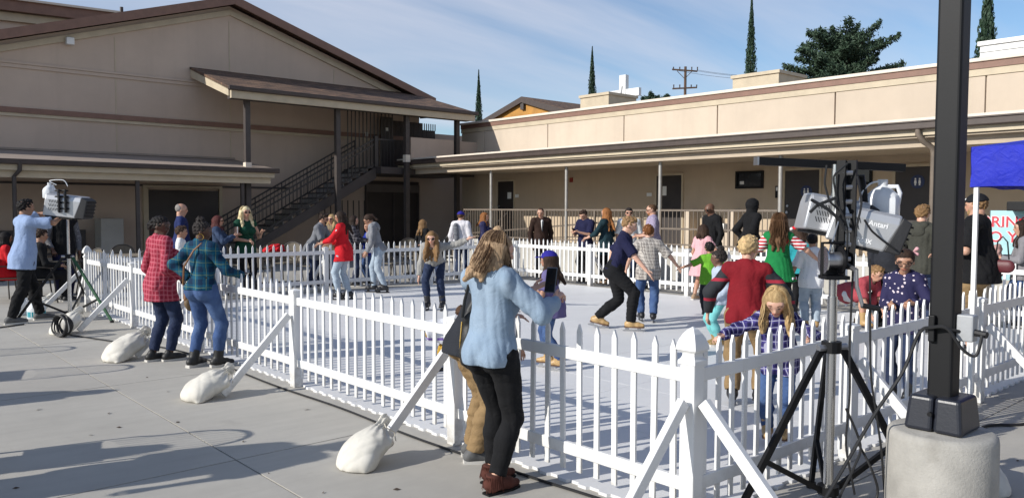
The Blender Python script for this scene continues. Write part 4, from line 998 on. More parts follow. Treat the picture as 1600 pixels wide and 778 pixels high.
        fr2.bar(HP(-.05, .46, .03), HP(.05, .46, .03), .02*hh, .02*hh)
        fr2.build('sunglasses' if shades else 'glasses', gm, t, world=False)
    if beard is not None:
        skin('beard', solid([rc(HP(0, .13, -.08), HP(0, .21, -.34), .285*hh, .165*hh, .03, Ht[:, 0], .95)], q*.75, cuts=[(HP(0, 0, -.16), Ht @ V(0, .12, 1.)), (HP(0, .1, 0), Ht @ V(0, -1, 0)), el(HP(0, .42, -.22), V(.09, .1, .04)*hh, Ht)]), HAIR[beard], t)
    mw = ROOT[t]
    def world(p_): return np.array(mw @ Vector(p_))
    info = dict(t=t, R=world(hands[1][0]+hands[1][1]*.05*H), L=world(hands[-1][0]+hands[-1][1]*.05*H), head=world(HC), HP=lambda x, y, z_: world(HP(x, y, z_)), p2=lambda x, y, z_: world(p2(x, y, z_)), p1=lambda x, y, z_: world(p1(x, y, z_)), H=H, hh=hh, rz=rz, q=q, sh={a[0]: world(a[1]) for a in arms},
                fd={s: np.array(mw.to_3x3() @ Vector(hands[s][1])) for s in (1, -1)}, fw=np.array(mw.to_3x3() @ Vector(fw)), sd=np.array(mw.to_3x3() @ Vector(sd)))
    return info
def put_skin(name, prims, mat, q, label=None, cat=None, parent=None, group=None, disp=None, cuts=()):
    """world-space smooth solid as a thing or a part"""
    PQ = solid(prims, q, disp=disp, cuts=cuts)
    if parent is not None and parent in ROOT:
        im = np.array(ROOT[parent].inverted()); PQ = (PQ[0] @ im[:3, :3].T+im[:3, 3], PQ[1])
    o = skin(name, PQ, mat, parent)
    if label: tag(o, label, cat, group)
    return o
# ================================================================== rink floor
RX0, RX1, RY0, RY1 = 3.56, 13.0, 2.52, 14.45
rk = thing('rink_floor', 'white synthetic ice rink floor of interlocking panels inside the picket fence', 'rink floor', ((RX0+RX1)/2, (RY0+RY1)/2, 0))
NX, NY = 8, 10; pw, ph = (RX1-RX0)/NX, (RY1-RY0)/NY
def ice_panel(sx, sy):
    """panel outline; scalloped where the edge is an outer one (sx=-1: near long side, sy=-1: near short side)"""
    def edge(n, out):
        pts = []
        for i in range(n):
            a = i/n
            pts += [(a, 0), (a+.08/n, 0), (a+.16/n, out), (a+.55/n, out), (a+.63/n, 0)] if out else [(a, 0)]
        return pts
    e = []
    w_, h_ = pw-.003, ph-.003
    for a, o in edge(7, .022 if sy < 0 else 0): e.append((-w_/2+a*w_, -h_/2-o))
    for a, o in edge(1, 0): e.append((w_/2, -h_/2+a*h_))
    for a, o in edge(1, 0): e.append((w_/2-a*w_, h_/2))
    for a, o in edge(7, .022 if sx < 0 else 0): e.append((-w_/2-o, h_/2-a*h_))
    mb = MB().prism(e, 2, .0, .02); me = bpy.data.meshes.new('ice_panel'); me.from_pydata(mb.v, [], mb.f); me.materials.append(M['ice']); fixn(me); return me
pms = {(a, b): ice_panel(a, b) for a in (0, -1) for b in (0, -1)}
for i in range(NX):
    for j in range(NY):
        o = link('ice_panel', pms[(-1 if i == 0 else 0, -1 if j == 0 else 0)], None, rk)
        o.location = Vector((RX0+pw*(i+.5), RY0+ph*(j+.5), random.uniform(-.0006, .0006)))-Vector(rk.location)

# ================================================================== picket fence
def mesh_of(mb, name, mat):
    me = bpy.data.meshes.new(name); me.from_pydata([tuple(p) for p in mb.v], [], mb.f); me.materials.append(mat); fixn(me); return me
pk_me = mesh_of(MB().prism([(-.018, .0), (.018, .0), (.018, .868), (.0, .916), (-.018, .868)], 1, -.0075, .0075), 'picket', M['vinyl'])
rail_cache = {}
def fence_panel(a, b, label, group=None, cat='fence panel'):
    a, b = Vector((*a, 0)), Vector((*b, 0)); d = b-a; L = d.length; rz = math.atan2(d.y, d.x)
    t = thing('picket_fence_panel', label, cat, a, rz, group)
    key = round(L, 3)
    if key not in rail_cache:
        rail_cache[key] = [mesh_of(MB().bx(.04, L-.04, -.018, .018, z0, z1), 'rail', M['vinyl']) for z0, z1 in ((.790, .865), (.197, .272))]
    for me in rail_cache[key]:
        o = link('rail', me, None, t); bv = o.modifiers.new('bevel', 'BEVEL'); bv.width = .006; bv.segments = 2
    for z in (.785, .195):
        for x in (.03, L-.03): pass
    n = max(3, round(L/.1435)); 
    for k in range(n):
        o = link('picket', pk_me, None, t); o.location = (.115+(L-.23)*k/(n-1), 0, .098+random.uniform(-.004, .004)); o.rotation_euler = (0, random.gauss(0, .006), 0)
    return t
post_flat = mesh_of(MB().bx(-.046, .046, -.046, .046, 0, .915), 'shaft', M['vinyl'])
cap_flat = mesh_of(MB().bx(-.051, .051, -.051, .051, .9, .93).add([(-.051, -.051, .93), (.051, -.051, .93), (.051, .051, .93), (-.051, .051, .93), (0, 0, .948)], [(0, 1, 4), (1, 2, 4), (2, 3, 4), (3, 0, 4)]), 'cap', M['vinyl'])
post_tall = mesh_of(MB().bx(-.046, .046, -.046, .046, 0, .905), 'shaft', M['vinyl'])
def gothic():
    prof = [(.062, .895), (.062, .915), (.05, .925), (.043, .94), (.043, .952), (.056, .962), (.071, .972), (.071, .985), (.066, 1.005), (.056, 1.03), (.042, 1.055), (.022, 1.078), (.002, 1.092)]
    mb = MB(); vs = []; fs = []
    for r, z in prof: r *= .88; vs += [(-r, -r, z), (r, -r, z), (r, r, z), (-r, r, z)]
    for i in range(len(prof)-1):
        for j in range(4): fs.append((4*i+j, 4*i+(j+1) % 4, 4*i+4+(j+1) % 4, 4*i+4+j))
    k = len(prof); fs += [(3, 2, 1, 0), tuple(4*(k-1)+j for j in range(4))]; return mb.add(vs, fs)
cap_goth = mesh_of(gothic(), 'cap', M['vinyl'])
def fence_post(p, label, group=None, tall=False, braces=()):
    t = thing('fence_post', label, 'fence post', (p[0], p[1], 0), 0, group)
    o = link('shaft', post_tall if tall else post_flat, None, t); bv = o.modifiers.new('bevel', 'BEVEL'); bv.width = .006; bv.segments = 2
    link('cap', cap_goth if tall else cap_flat, None, t)
    for dx, dy in braces:
        L = .72; q = Vector((p[0]+dx*.075, p[1]+dy*.075, .70)); f = Vector((p[0]+dx*L, p[1]+dy*L, .03))
        MB().bar(q, f, .042, .066).build('brace', M['vinyl'], t, bev=.004)
    return t
FX, FY, GX, GY = 3.525, 2.50, 13.1, 14.5
W_ = (-1, 0); S_ = (0, -1)
ly = [FY, 4.56, 7.06, 9.56, 12.06, GY]
fence_post((FX, FY), 'white corner post with pointed cap and two braces beside the chrome mast tripod', None, True, [W_, S_])
fence_post((FX, ly[1]), 'white flat-topped fence post hidden behind the woman in the denim shirt', None, False, [W_])
fence_post((FX, ly[2]), 'white flat-topped fence post with diagonal brace right of the teal plaid woman', None, False, [W_])
fence_post((FX, ly[3]), 'white flat-topped fence post behind the two women in plaid shirts', None, False, [W_])
fence_post((FX, ly[4]), 'white flat-topped fence post with brace left of the red plaid woman', None, False, [W_])
fence_post((FX, GY), 'white corner post with pointed cap beside the green-legged tripod', None, True, [W_, (0, 1)])
lbl = ['white picket panel between the pointed corner post and the denim shirt woman', 'white picket panel behind the largest leaning sandbag brace', 'white picket panel where the teal plaid woman rests her hand',
       'white picket panel behind the red plaid woman', 'white picket panel next to the green-legged tripod']
for i in range(5): fence_panel((FX, ly[i+1]), (FX, ly[i]), lbl[i])
rxs = [FX, 5.34, 7.84, 10.34, GX]
fence_post((rxs[1], FY), 'white braced fence post right behind the chrome tripod mast', None, False, [S_]); fence_post((rxs[2], FY), 'white braced fence post behind the white tent leg', None, False, [S_]); fence_post((rxs[3], FY), 'white fence post on the tent side of the rink, beyond the tent leg', None, False, [S_])
lbl = ['white picket panel the plaid shirt girl leans over', 'white picket panel the girl in glasses holds', 'white picket panel below the blue tent valance', 'white picket panel beyond the blue tent']
for i in range(4): fence_panel((rxs[i], FY), (rxs[i+1], FY), lbl[i])
fys = [FY, 4.4, 6.9, 9.44, 12.05, GY]
lbl = ['white fence post behind the crouching red shirt boy', 'white fence post behind the green and red dressed girl', 'white fence post left of the girl in the pink dress', 'white fence post touched by the auburn haired woman']
fence_post((GX, FY), 'white end post of the fence at the tent-side corner by the railing', None, True)
for i in range(1, 5): fence_post((GX, fys[i]), lbl[i-1], None, False, [(1, 0)])
lbl = ['white picket panel at the tent-side corner of the rink by the railing', 'white picket panel behind the boy in the white patterned shirt', 'white picket panel behind the child in the green shirt', 'white picket panel behind the two skating boys', 'white picket panel in front of the man in the brown suit']
for i in range(5): fence_panel((GX, fys[i]), (GX, fys[i+1]), lbl[i])
fxs = [FX, 5.7, 7.9, 10.5, GX]
fence_post((GX, GY), 'white corner post where the two back fences meet beside the polka dot woman', None, False)
fence_post((fxs[1], GY), 'white fence post below the woman with the white phone', None, False, [(0, 1)]); fence_post((fxs[2], GY), 'white fence post under the hand of the red jacket skater', None, False, [(0, 1)]); fence_post((fxs[3], GY), 'white fence post beside the small blonde child outside the rink', None, False, [(0, 1)])
lbl = ['white picket panel behind the left pointed corner post', 'white picket panel in front of the blonde woman in green', 'white picket panel behind the grey hoodie skater', 'white picket panel behind the long haired leaning girl']
for i in range(4): fence_panel((fxs[i], GY), (fxs[i+1], GY), lbl[i])

# ================================================================== sandbags
bagm = pm('sandbag_cloth', (.62, .59, .52), .75, .12, 7, .3, 240, stain=((.36, .32, .25), .55, 6.), bd=.006)
def sandbag(x, y, rz, s, label, tau=30.):
    """pillow-shaped bag lying up the brace, gathered and tied at its upper end"""
    t = thing('sandbag', label, 'sandbag', (x, y, 0), rz, None); ta = R(tau)
    F = np.array([[math.cos(ta), 0, -math.sin(ta)], [0, 1, 0], [math.sin(ta), 0, math.cos(ta)]]); o_ = V(-.10, 0, .085)*s
    def q_(a, b, c): return o_+F @ V(a, b, c)*s
    c = [el(q_(.07, 0, .02), V(.20, .15, .10)*s, F, .05), el(q_(-.05, 0, -.005), V(.13, .165, .075)*s, F, .05)]
    for sy in (-1, 1): c += [rc(q_(-.13, sy*.17, -.05), q_(.0, sy*.09, .0), .012*s, .07*s, .06), rc(q_(.2, sy*.13, -.01), q_(.1, sy*.07, .02), .02*s, .07*s, .06)]
    c += [rc(q_(.19, .02, .03), q_(.26, .03, .055), .085*s, .036*s, .05), rc(q_(.26, .03, .055), q_(.325, .045, .06), .026*s, .05*s, .02, F[:, 1], .6)]
    d1 = wr(int(x*100+y*31), .0055, .8, 6, .6)
    def dd(P):
        L = (P-o_) @ F/s; a = np.arctan2(L[:, 1]-.03, L[:, 2]-.03); return d1(P)+.007*s*np.sin(13*a+3*np.sin(14*L[:, 0]))*np.clip((L[:, 0]-.08)*7, 0, 1.4)
    skin('bag', solid(c, .0098, cuts=[((0, 0, .004), (0, 0, -1))], disp=dd), bagm, t)
    tw = pm('twine', (.5, .46, .38), .8)
    MB().tube([q_(.265, .032+.036*math.cos(a), .055+.036*math.sin(a)) for a in [i*math.pi/6 for i in range(13)]], .006, 5).build('tie', tw, t, world=False)
    MB().tube([q_(.29, -.02, .08), q_(.25, -.09, .09), q_(.28, -.12, .03), q_(.25, -.14, -.03)], .004, 5).build('tie_end', tw, t, world=False)
sandbag(2.82, 4.58, R(8), .87, 'large cream sandbag on the brace next to the denim shirt woman', 27.)
sandbag(2.74, 7.16, R(3), .95, 'white sandbag on the brace beside the black boots of the teal plaid woman', 18.)
sandbag(2.76, 9.62, R(6), 1.1, 'long crumpled white sandbag beside the red plaid woman', 22.)
sandbag(2.72, 12.12, R(10), 1.0, 'white sandbag with the black cable coil against it')
sandbag(2.9, 14.75, R(-5), .9, 'white sandbag behind the tripod at the left corner post')
sandbag(5.36, 1.78, R(95), 1., 'white sandbag behind the concrete lamp footing')
# ================================================================== cables
cab = M['blackrub']
def cable(pts, r, label, group=None, n=6, sub=6):
    P = [Vector(p) for p in pts]; o = []
    for i in range(len(P)-1):
        p0, p1_, p2_, p3 = P[max(i-1, 0)], P[i], P[i+1], P[min(i+2, len(P)-1)]
        for k in range(sub):
            t = k/sub; o.append(.5*((2*p1_)+(p2_-p0)*t+(2*p0-5*p1_+4*p2_-p3)*t*t+(3*p1_-p0-3*p2_+p3)*t**3))
    o.append(P[-1]); return tag(MB().tube(o, r, n).build('cable', cab, smooth=True), label, 'cable', group)
cable([(2.62, 12.0, .012), (2.95, 10.9, .012), (3.30, 9.9, .012), (3.38, 8.6, .012), (3.36, 7.2, .012), (3.40, 6.0, .012), (3.37, 4.9, .012), (3.40, 4.1, .012), (3.45, 3.3, .012), (3.6, 2.35, .012), (4.3, 2.05, .012)], .010, 'long black cable along the foot of the plaza side fence')
cable([(2.4, 13.4, .012), (1.6, 13.1, .012), (.8, 13.3, .012), (-1, 13.0, .012)], .01, 'black cable on the paving behind the man in the light blue shirt')
cr_ = thing('cable_coil', 'coiled black cable leaning on the white sandbag', 'cable coil', (2.55, 11.78, 0), R(20))
for k in range(6):
    r = .15-.012*(k % 3); zc = .16; pts = [(.02*k-.05+.01*math.sin(3*a+k), r*math.cos(a), zc+r*math.sin(a)*.95) for a in [i*math.pi/12 for i in range(25)]]
    MB().tube(pts, .012, 6).build('loop', cab, cr_, smooth=True, world=False)
# ================================================================== lamp pole
PX, PY = 4.533, 1.61
cf = thing('lamp_footing', 'round pale concrete footing under the black lamp pole', 'footing', (PX, PY, 0))
cfm = pm('footing_concrete', (.34, .325, .295), .9, .2, 4, .35, 70, stain=((.17, .155, .13), .75, 2.6))
MB().lathe([(.270, -.02), (.272, .2), (.268, .50), (.264, .527), (.252, .541), (.238, .546), (.001, .55)], (PX, PY, 0), 56).build('drum', cfm, cf, smooth=True)
lp = thing('lamp_pole', 'thick square black lamp pole on the concrete footing', 'lamp pole', (PX, PY, .548))
MB().bx(PX-.062, PX+.062, PY-.062, PY+.062, .55, 6.2).build('shaft', M['black'], lp, bev=.015, seg=3)
for a, b in ((-.145, -.002), (.002, .145)):
    v = []; 
    mbx = MB(); z0, z1 = .55, .735; i = .018
    mbx.add([(PX-.145, PY+a, z0), (PX+.145, PY+a, z0), (PX+.145, PY+b, z0), (PX-.145, PY+b, z0), (PX-.145+i, PY+a+(i if a < -.1 else 0), z1), (PX+.145-i, PY+a+(i if a < -.1 else 0), z1), (PX+.145-i, PY+b-(i if b > .1 else 0), z1), (PX-.145+i, PY+b-(i if b > .1 else 0), z1)],
            [(3, 2, 1, 0), (4, 5, 6, 7), (0, 1, 5, 4), (1, 2, 6, 5), (2, 3, 7, 6), (3, 0, 4, 7)]).build('base_cover', pm('cover_black', (.014, .016, .024), .38, .1, 5, .08, 60), lp, bev=.02, seg=3)
MB().tube([(PX-.1455, PY+.006, .65), (PX-.165, PY+.006, .65)], .012, 8).build('screw', M['black'], lp)
ob = MB().bx(PX-.03, PX+.05, PY-.145, PY-.063, 1.03, 1.17).build('outlet_box', pm('box_grey', (.34, .35, .36), .5), lp, bev=.008)
MB().bx(PX-.062-.03, PX-.063, PY+.02, PY+.052, 1.02, 1.16).build('junction_plate', M['black'], lp, bev=.005)
MB().tube([(PX, PY-.144, 1.08), (PX-.01, PY-.205, 1.075)], .018, 8).build('plug', M['blackrub'], ob)
MB().tube([(PX, PY, 6.2), (PX-.0, PY, 6.3)], .09, 12).build('lamp_head', M['black'], lp)
# ================================================================== blue tent
TX, TY = 7.0, 2.33; tent = thing('canopy_tent', 'blue pop-up canopy tent on white legs beside the lamp pole', 'tent', (TX, TY, 0))
tb = fabric('tent_blue', (.012, .022, .40), .55, .12, 300., .2)
def valance(a, b, z0, z1, n=26):
    vs = []; a, b = Vector(a), Vector(b); d = (b-a).normalized(); nn = Vector((-d.y, d.x, 0))
    for off in (0, .004):
        for i in range(n+1):
            for k in range(7):
                p = a.lerp(b, i/n)+nn*(off+.012*math.sin(i*1.3+k*.8)*(k/6)+.006*math.sin(i*3.1-k)); vs.append((p.x, p.y, z1+(z0-z1)*k/6+.006*math.sin(i*.9)*(k/6)))
    m_ = 7*(n+1); fs = []
    for i in range(n):
        for k in range(6):
            q = i*7+k; fs += [(q, q+1, q+8, q+7), (m_+q, m_+q+7, m_+q+8, m_+q+1)]
    return MB().add(vs, fs)
sq = [(TX, TY), (TX, TY-3.0), (TX+3.0, TY-3.0), (TX+3.0, TY)]
for i in range(4): valance((*sq[i], 0), (*sq[(i+1) % 4], 0), 1.90, 2.22).build('valance', tb, tent, smooth=True)
MB().add([(*p, 2.22) for p in sq]+[(TX+1.5, TY-1.5, 2.5)], [(0, 1, 4), (1, 2, 4), (2, 3, 4), (3, 0, 4)]).build('roof', tb, tent)
for x, y in sq: MB().bx(x-.016+(.02 if x == TX else -.02), x+.016+(.02 if x == TX else -.02), y-.036+(-.02 if y == TY else .02), y-.004+(-.02 if y == TY else .02), 0, 2.2).build('leg', M['white_metal'], tent)
# ================================================================== snow machines on lift stands
silver = pm('machine_silver', (.48, .48, .49), .35, .05, 3, .03, 60, metal=.55); grille = pm('grille_black', (.02, .02, .022), .6)
jugm = pm('jug_plastic', (.86, .88, .90), .35, .04, 3, .04, 20); jugm.node_tree.nodes['Principled BSDF'].inputs['Transmission Weight'].default_value = .25
def lift_stand(c, feet, zcol, ztop, label, legmats):
    t = thing('lift_stand', label, 'tripod stand', (c[0], c[1], 0)); x, y = c[:2]
    MB().tube([(x, y, .09), (x, y, ztop*.62)], .028, 14).build('mast', M['chrome'], t, smooth=True); MB().tube([(x, y, ztop*.6), (x, y, ztop)], .022, 12).build('inner_mast', M['chrome'], t, smooth=True)
    MB().tube([(x, y, zcol-.03), (x, y, zcol+.035)], .055, 12).build('collar', M['black'], t); MB().tube([(x, y, .08), (x, y, .13)], .06, 12).build('foot_collar', M['black'], t)
    for f, lm in zip(feet, legmats):
        d = (Vector((f[0], f[1], 0))-Vector((x, y, 0))).normalized(); a = Vector((x, y, zcol))+d*.07; b = Vector((f[0], f[1], .02))
        lg = MB().bar(a, b, .024, .038).build('leg', lm, t); m_ = a.lerp(b, .66)
        MB().bar(Vector((x, y, .105))+d*.05, m_, .022, .03).build('leg_brace', M['black'], lg); MB().tube([a-d*.02, a+d*.03], .02, 8).build('pivot', M['steel'], lg)
        MB().tube([(b.x, b.y, .0), (b.x, b.y, .035)], .03, 8).build('foot', M['blackrub'], lg)
    return t
def snow_machine(c, rz, tilt, s, label, text=True, zs=1.4):
    t = thing('snow_machine', label, 'snow machine', c, rz)
    def tr(mb): 
        m_ = Matrix.Rotation(tilt, 4, 'X'); mb.v = [tuple(m_ @ (Vector((p[0], p[1]*.92, p[2]*zs))*s)) for p in mb.v]; return mb
    # long axis = local y, outlet at -y; sides at +-x
    prof = [(-.125, -.10), (.125, -.10), (.125, .05), (.115, .085), (.09, .10), (-.09, .10), (-.115, .085), (-.125, .05)]
    pf = [(-.12, -.13), (.12, -.13)]
    mb = MB(); k = len(prof); vs = []
    for y, o in ((-.20, 0.05), (.24, 0)):
        for x, z_ in prof: vs.append((x, y-(o if z_ > 0 else -.02), z_))
    fs = [tuple(range(k)), tuple(range(2*k-1, k-1, -1))]+[(i, (i+1) % k, k+(i+1) % k, k+i) for i in range(k)]
    tr(mb.add(vs, fs)).build('housing', silver, t, bev=.012, world=False)
    gr = tr(MB().add([(-.122, -.2+.022, -.097), (.122, -.2+.022, -.097), (.122, -.2-.052, .092), (-.122, -.2-.052, .092), (-.115, -.30, -.10), (.115, -.30, -.10), (.115, -.33, .07), (-.115, -.33, .07)],
             [(3, 2, 1, 0), (4, 5, 6, 7), (0, 1, 5, 4), (1, 2, 6, 5), (2, 3, 7, 6), (3, 0, 4, 7)])).build('nozzle_grille', grille, t, bev=.008, world=False)
    for i in range(5): tr(MB().bx(-.10, .10, -.325-.006*i*0-(.005*i), -.315-.005*i, -.08+.032*i, -.07+.032*i)).build('slat', M['black'], gr, world=False)
    for sx in (-1, 1):
        for r_ in range(3):
            for i in range(7):
                x = sx*.126; y = .03+.022*i; z_ = -.05+.035*r_
                tr(MB().add([(x, y, z_), (x, y+.006, z_), (x, y+.024, z_+.026), (x, y+.018, z_+.026), (x+sx*.0015, y, z_), (x+sx*.0015, y+.006, z_), (x+sx*.0015, y+.024, z_+.026), (x+sx*.0015, y+.018, z_+.026)], [(0, 1, 2, 3), (7, 6, 5, 4), (0, 4, 5, 1), (1, 5, 6, 2), (2, 6, 7, 3), (3, 7, 4, 0)])).build('vent_slot', M['black'], t, world=False)
    tr(MB().bx(-.12, .12, -.15, .22, -.115, -.1)).build('underside', M['black'], t, world=False)
    if text:
        for sx in (-1, 1):
            for s_, size, y, z_ in (('Antari', .052, -.02, .02), ('S-200X', .045, .06, -.075)):
                mt_ = Matrix.Rotation(tilt, 4, 'X') @ Matrix.Translation(Vector((sx*.1275, y if sx < 0 else y-.16, z_*zs))*s) @ Matrix(((0, 0, sx, 0), (-1 if sx < 0 else 1, 0, 0, 0), (0, 1, 0, 0), (0, 0, 0, 1)))
                text_mesh(s_, size*s, 'lettering', wht, t, ROOT[t] @ mt_, .0006, .0008)
    return t, tr
def jug(c, rz, label, s=1.):
    t = thing('fluid_jug', label, 'jug', c, rz); mb = MB(); vs = []; prof = [(.095, 0), (.1, .01), (.1, .12), (.09, .15), (.05, .19), (.028, .205), (.028, .225)]
    n = 16
    for r, z_ in prof:
        for j in range(n):
            a = 2*math.pi*j/n; e = 4 if r > .06 else 2
            k = (abs(math.cos(a))**e+abs(math.sin(a))**e)**(-1/e); vs.append((r*k*math.cos(a)*s, r*k*math.sin(a)*s*(.72 if r > .06 else 1), z_*s))
    fs = [(i*n+j, i*n+(j+1) % n, (i+1)*n+(j+1) % n, (i+1)*n+j) for i in range(len(prof)-1) for j in range(n)]+[tuple(range(n-1, -1, -1)), tuple((len(prof)-1)*n+j for j in range(n))]
    mb.add(vs, fs).build('bottle', jugm, t, smooth=True, world=False)
    MB().tube([(0, 0, .222*s), (0, 0, .245*s)], .03*s, 10).build('cap', jugm, t, world=False)
    MB().tube([(.03*s, 0, .2*s), (.085*s, 0, .2*s), (.1*s, 0, .16*s), (.09*s, 0, .09*s)], .014*s, 8).build('handle', jugm, t, smooth=True, world=False)
    return t
# right-hand stand
MX, MY = 4.38, 2.158
lift_stand((MX, MY), [(3.74, 2.37), (4.96, 1.88), (4.62, 2.385)], .93, 1.97, 'chrome mast tripod stand carrying two silver snow machines beside the lamp pole', [M['black']]*3)
rs = thing('winch_head', 'black winch head with crossbar, winch and hanging cables on the chrome mast', 'winch', (MX, MY, 1.3))
vd = np.array([.746, -.666])
def rel(a, b, z_): return (MX+vd[0]*a+.666*b, MY+vd[1]*a+.746*b, z_)            # a: across the view, b: away
MB().bar(rel(-.46, -.05, 1.985), rel(.43, .09, 1.957), .044, .044).build('crossbar', M['black'], rs, bev=.004)
MB().bar(rel(-.47, -.052, 1.9853), rel(-.459, -.05, 1.985), .046, .046).build('end_cap', M['steel'], rs)
tv = MB()
for s_ in (-.03, .03): tv.bar(rel(.04+s_, -.06, 1.38), rel(.04+s_, -.06, 1.99), .016, .05)
tv.build('truss_bracket', M['black'], rs)
for k in range(7): MB().tube([rel(.012, -.06, 1.44+.08*k), rel(.068, -.06, 1.44+.08*k)], .016, 8).build('bracket_pin', M['steel'], rs)
MB().bar(rel(.0, -.0, 1.32), rel(.0, -.0, 1.45), .09, .1).build('mast_clamp', M['black'], rs)
wn = MB().tube([rel(-.085, -.1, 1.435), rel(.0, -.1, 1.435)], .045, 16).build('winch_drum', M['steel'], rs, smooth=True)
for a in (-.095, .0): MB().tube([rel(a-.004, -.1, 1.435), rel(a+.004, -.1, 1.435)], .078, 20).build('winch_flange', M['chrome'] if a < -.05 else M['black'], wn, smooth=True)
MB().bar(rel(-.1, -.1, 1.34), rel(.03, -.1, 1.34), .12, .02).build('winch_plate', M['black'], rs)
MB().tube([rel(-.1, -.09, 1.345), rel(-.1, -.09, 1.53), rel(0.02, -.08, 1.53)], .01).build('winch_frame', M['black'], rs)
MB().tube([rel(.03, -.1, 1.41), rel(.045, -.2, 1.385)], .014, 8).build('winch_gear', M['steel'], rs)
MB().tube([rel(.045, -.2, 1.39), rel(.05, -.2, 1.30), rel(.085, -.2, 1.19)], .011, 8).build('crank_arm', M['steel'], rs); MB().tube([rel(.08, -.2, 1.195), rel(.18, -.19, 1.175)], .015, 10).build('crank_grip', M['blackrub'], rs)
MB().tube([rel(-.06, -.08, 1.47), rel(.0, -.06, 1.65)], .005, 6).build('winch_strap', M['steel'], rs)
for k, pts in enumerate([[(-.09, 1.96), (-.10, 1.86), (-.07, 1.76), (.0, 1.70)], [(.02, 1.97), (-.06, 1.9), (-.03, 1.75), (.03, 1.62), (.03, 1.4)], [(.07, 1.9), (.1, 1.75), (.07, 1.6), (.06, 1.4), (.05, .95), (.06, .7), (.04, .4), (.10, .12)],
                        [(-.05, 1.78), (-.15, 1.74), (-.19, 1.70)], [(-.19, 1.77), (-.1, 1.72), (-.03, 1.66), (.0, 1.6)], [(.1, 1.66), (.14, 1.6), (.2, 1.55), (.27, 1.5)], [(.13, 1.45), (.14, 1.1), (.15, .8), (.22, .4), (.25, .1)]]):
    o = [Vector(rel(a, -.1-.012*k, z_)) for a, z_ in pts]; P = []
    for i in range(len(o)-1):
        for j in range(5): P.append(o[i].lerp(o[i+1], j/5))
    P.append(o[-1]); P = [P[0]]+[(P[i-1]+P[i]*2+P[i+1])/4 for i in range(1, len(P)-1)]+[P[-1]]
    MB().tube(P, .009 if k in (3, 4) else .006, 6).build('hanging_cable', cab, rs, smooth=True)
cable([rel(.1, -.15, .42), rel(.16, -.2, .28), rel(.19, -.2, .14), rel(.08, -.22, .03), rel(-.02, -.2, .1), rel(.06, -.2, .3), rel(.1, -.18, .42), rel(.02, -.17, .62)], .007, 'black cable looped beside the chrome mast foot')
cable([(4.95, 1.98, .01), (4.75, 1.96, .012), (4.6, 2.05, .01), (4.5, 2.15, .02), (4.62, 2.3, .01), (4.85, 2.25, .01)], .008, 'loose black cable on the paving behind the concrete footing')
cable([(3.72, 1.98, .04), (4.0, 1.93, .3), (4.25, 1.85, .62), (4.38, 1.76, .85), (4.425, 1.7, 1.06), (4.42, 1.63, 1.10), (4.425, 1.56, 1.1), (4.46, 1.5, 1.0), (4.48, 1.44, .97), (4.50, 1.42, 1.075)], .009, 'black cable running from the paving up to the plug on the lamp pole')
tag(MB().tube([(PX+.086*math.cos(a), PY+.086*math.sin(a), 1.09+.01*math.cos(2*a)) for a in [i*math.pi/10 for i in range(21)]], .008, 6).build('cable_wrap', cab, smooth=True), 'black cable wound round the lamp pole at hip height', 'cable')
cable([(5.3, 1.9, .01), (6.2, 2.0, .012), (6.9, 2.15, .015), (7.3, 1.95, .012), (8.2, 1.8, .012), (9.5, 1.5, .012)], .012, 'black cable crossing the paving under the blue tent')
zm = 1.63
sm1, tr1 = snow_machine(rel(.045, .14, 1.68), R(46), R(10), .76, 'silver snow machine behind the mast, vents facing the plaza')
sm2, tr2 = snow_machine(rel(.165, .0, 1.615), R(27), R(13), .77, 'silver snow machine with white lettering in front of the grey hoodie boy')
MB().tube([rel(.07, -.02, 1.70), rel(.10, .1, 1.90), rel(.21, .14, 1.91), rel(.235, .12, 1.72)], .018).build('yoke', M['black'], rs)
jg = jug(rel(.325, .12, 1.665), R(-75), 'white fluid jug behind the top of the lettered snow machine', .92)
cable([rel(.19, .12, 1.70), rel(.20, .12, 1.80), rel(.26, .12, 1.87), rel(.34, .12, 1.87), rel(.385, .12, 1.80)], .005, 'pale curved feed tube over the white jug').data.materials[0] = jugm
# left-hand stand
lf = [gnd(24, 505), gnd(175, 504), gnd(139, 480)]; lc = np.array([3.05, 13.6])
green = pm('leg_green', (.012, .07, .028), .5)
lift_stand(lc, lf, .97, 1.62, 'tripod stand with one green leg at the left corner of the fence', [M['black'], green, M['black']])
lh = snow_machine((lc[0], lc[1], 1.74), R(48), R(6), 1.2, 'grey snow machine on the tripod the man in light blue is adjusting', False)[0]
jg2 = jug((lc[0]-.2, lc[1]+.17, 1.86), R(40), 'white fluid jug on the grey snow machine by the corner post', .95)
br_ = thing('machine_bracket', 'black perforated bracket over the grey snow machine', 'bracket', (lc[0], lc[1], 1.6))
for s_ in (-.05, .05): MB().bar((lc[0]+s_*.75-.1, lc[1]-s_*.67-.12, 1.64), (lc[0]+s_*.75-.1, lc[1]-s_*.67-.12, 1.99), .02, .09).build('plate', M['black'], br_)
for k in range(4): MB().tube([(lc[0]-.17, lc[1]-.03, 1.7+.09*k), (lc[0]-.03, lc[1]-.2, 1.7+.09*k)], .012, 8).build('pin', M['black'], br_)
cable([(lc[0]-.12, lc[1]+.1, 2.06), (lc[0]-.2, lc[1]+.16, 2.12), (lc[0]-.05, lc[1], 2.13), (lc[0]+.0, lc[1]-.05, 2.04)], .006, 'pale tube looping above the jug on the left machine').data.materials[0] = jugm
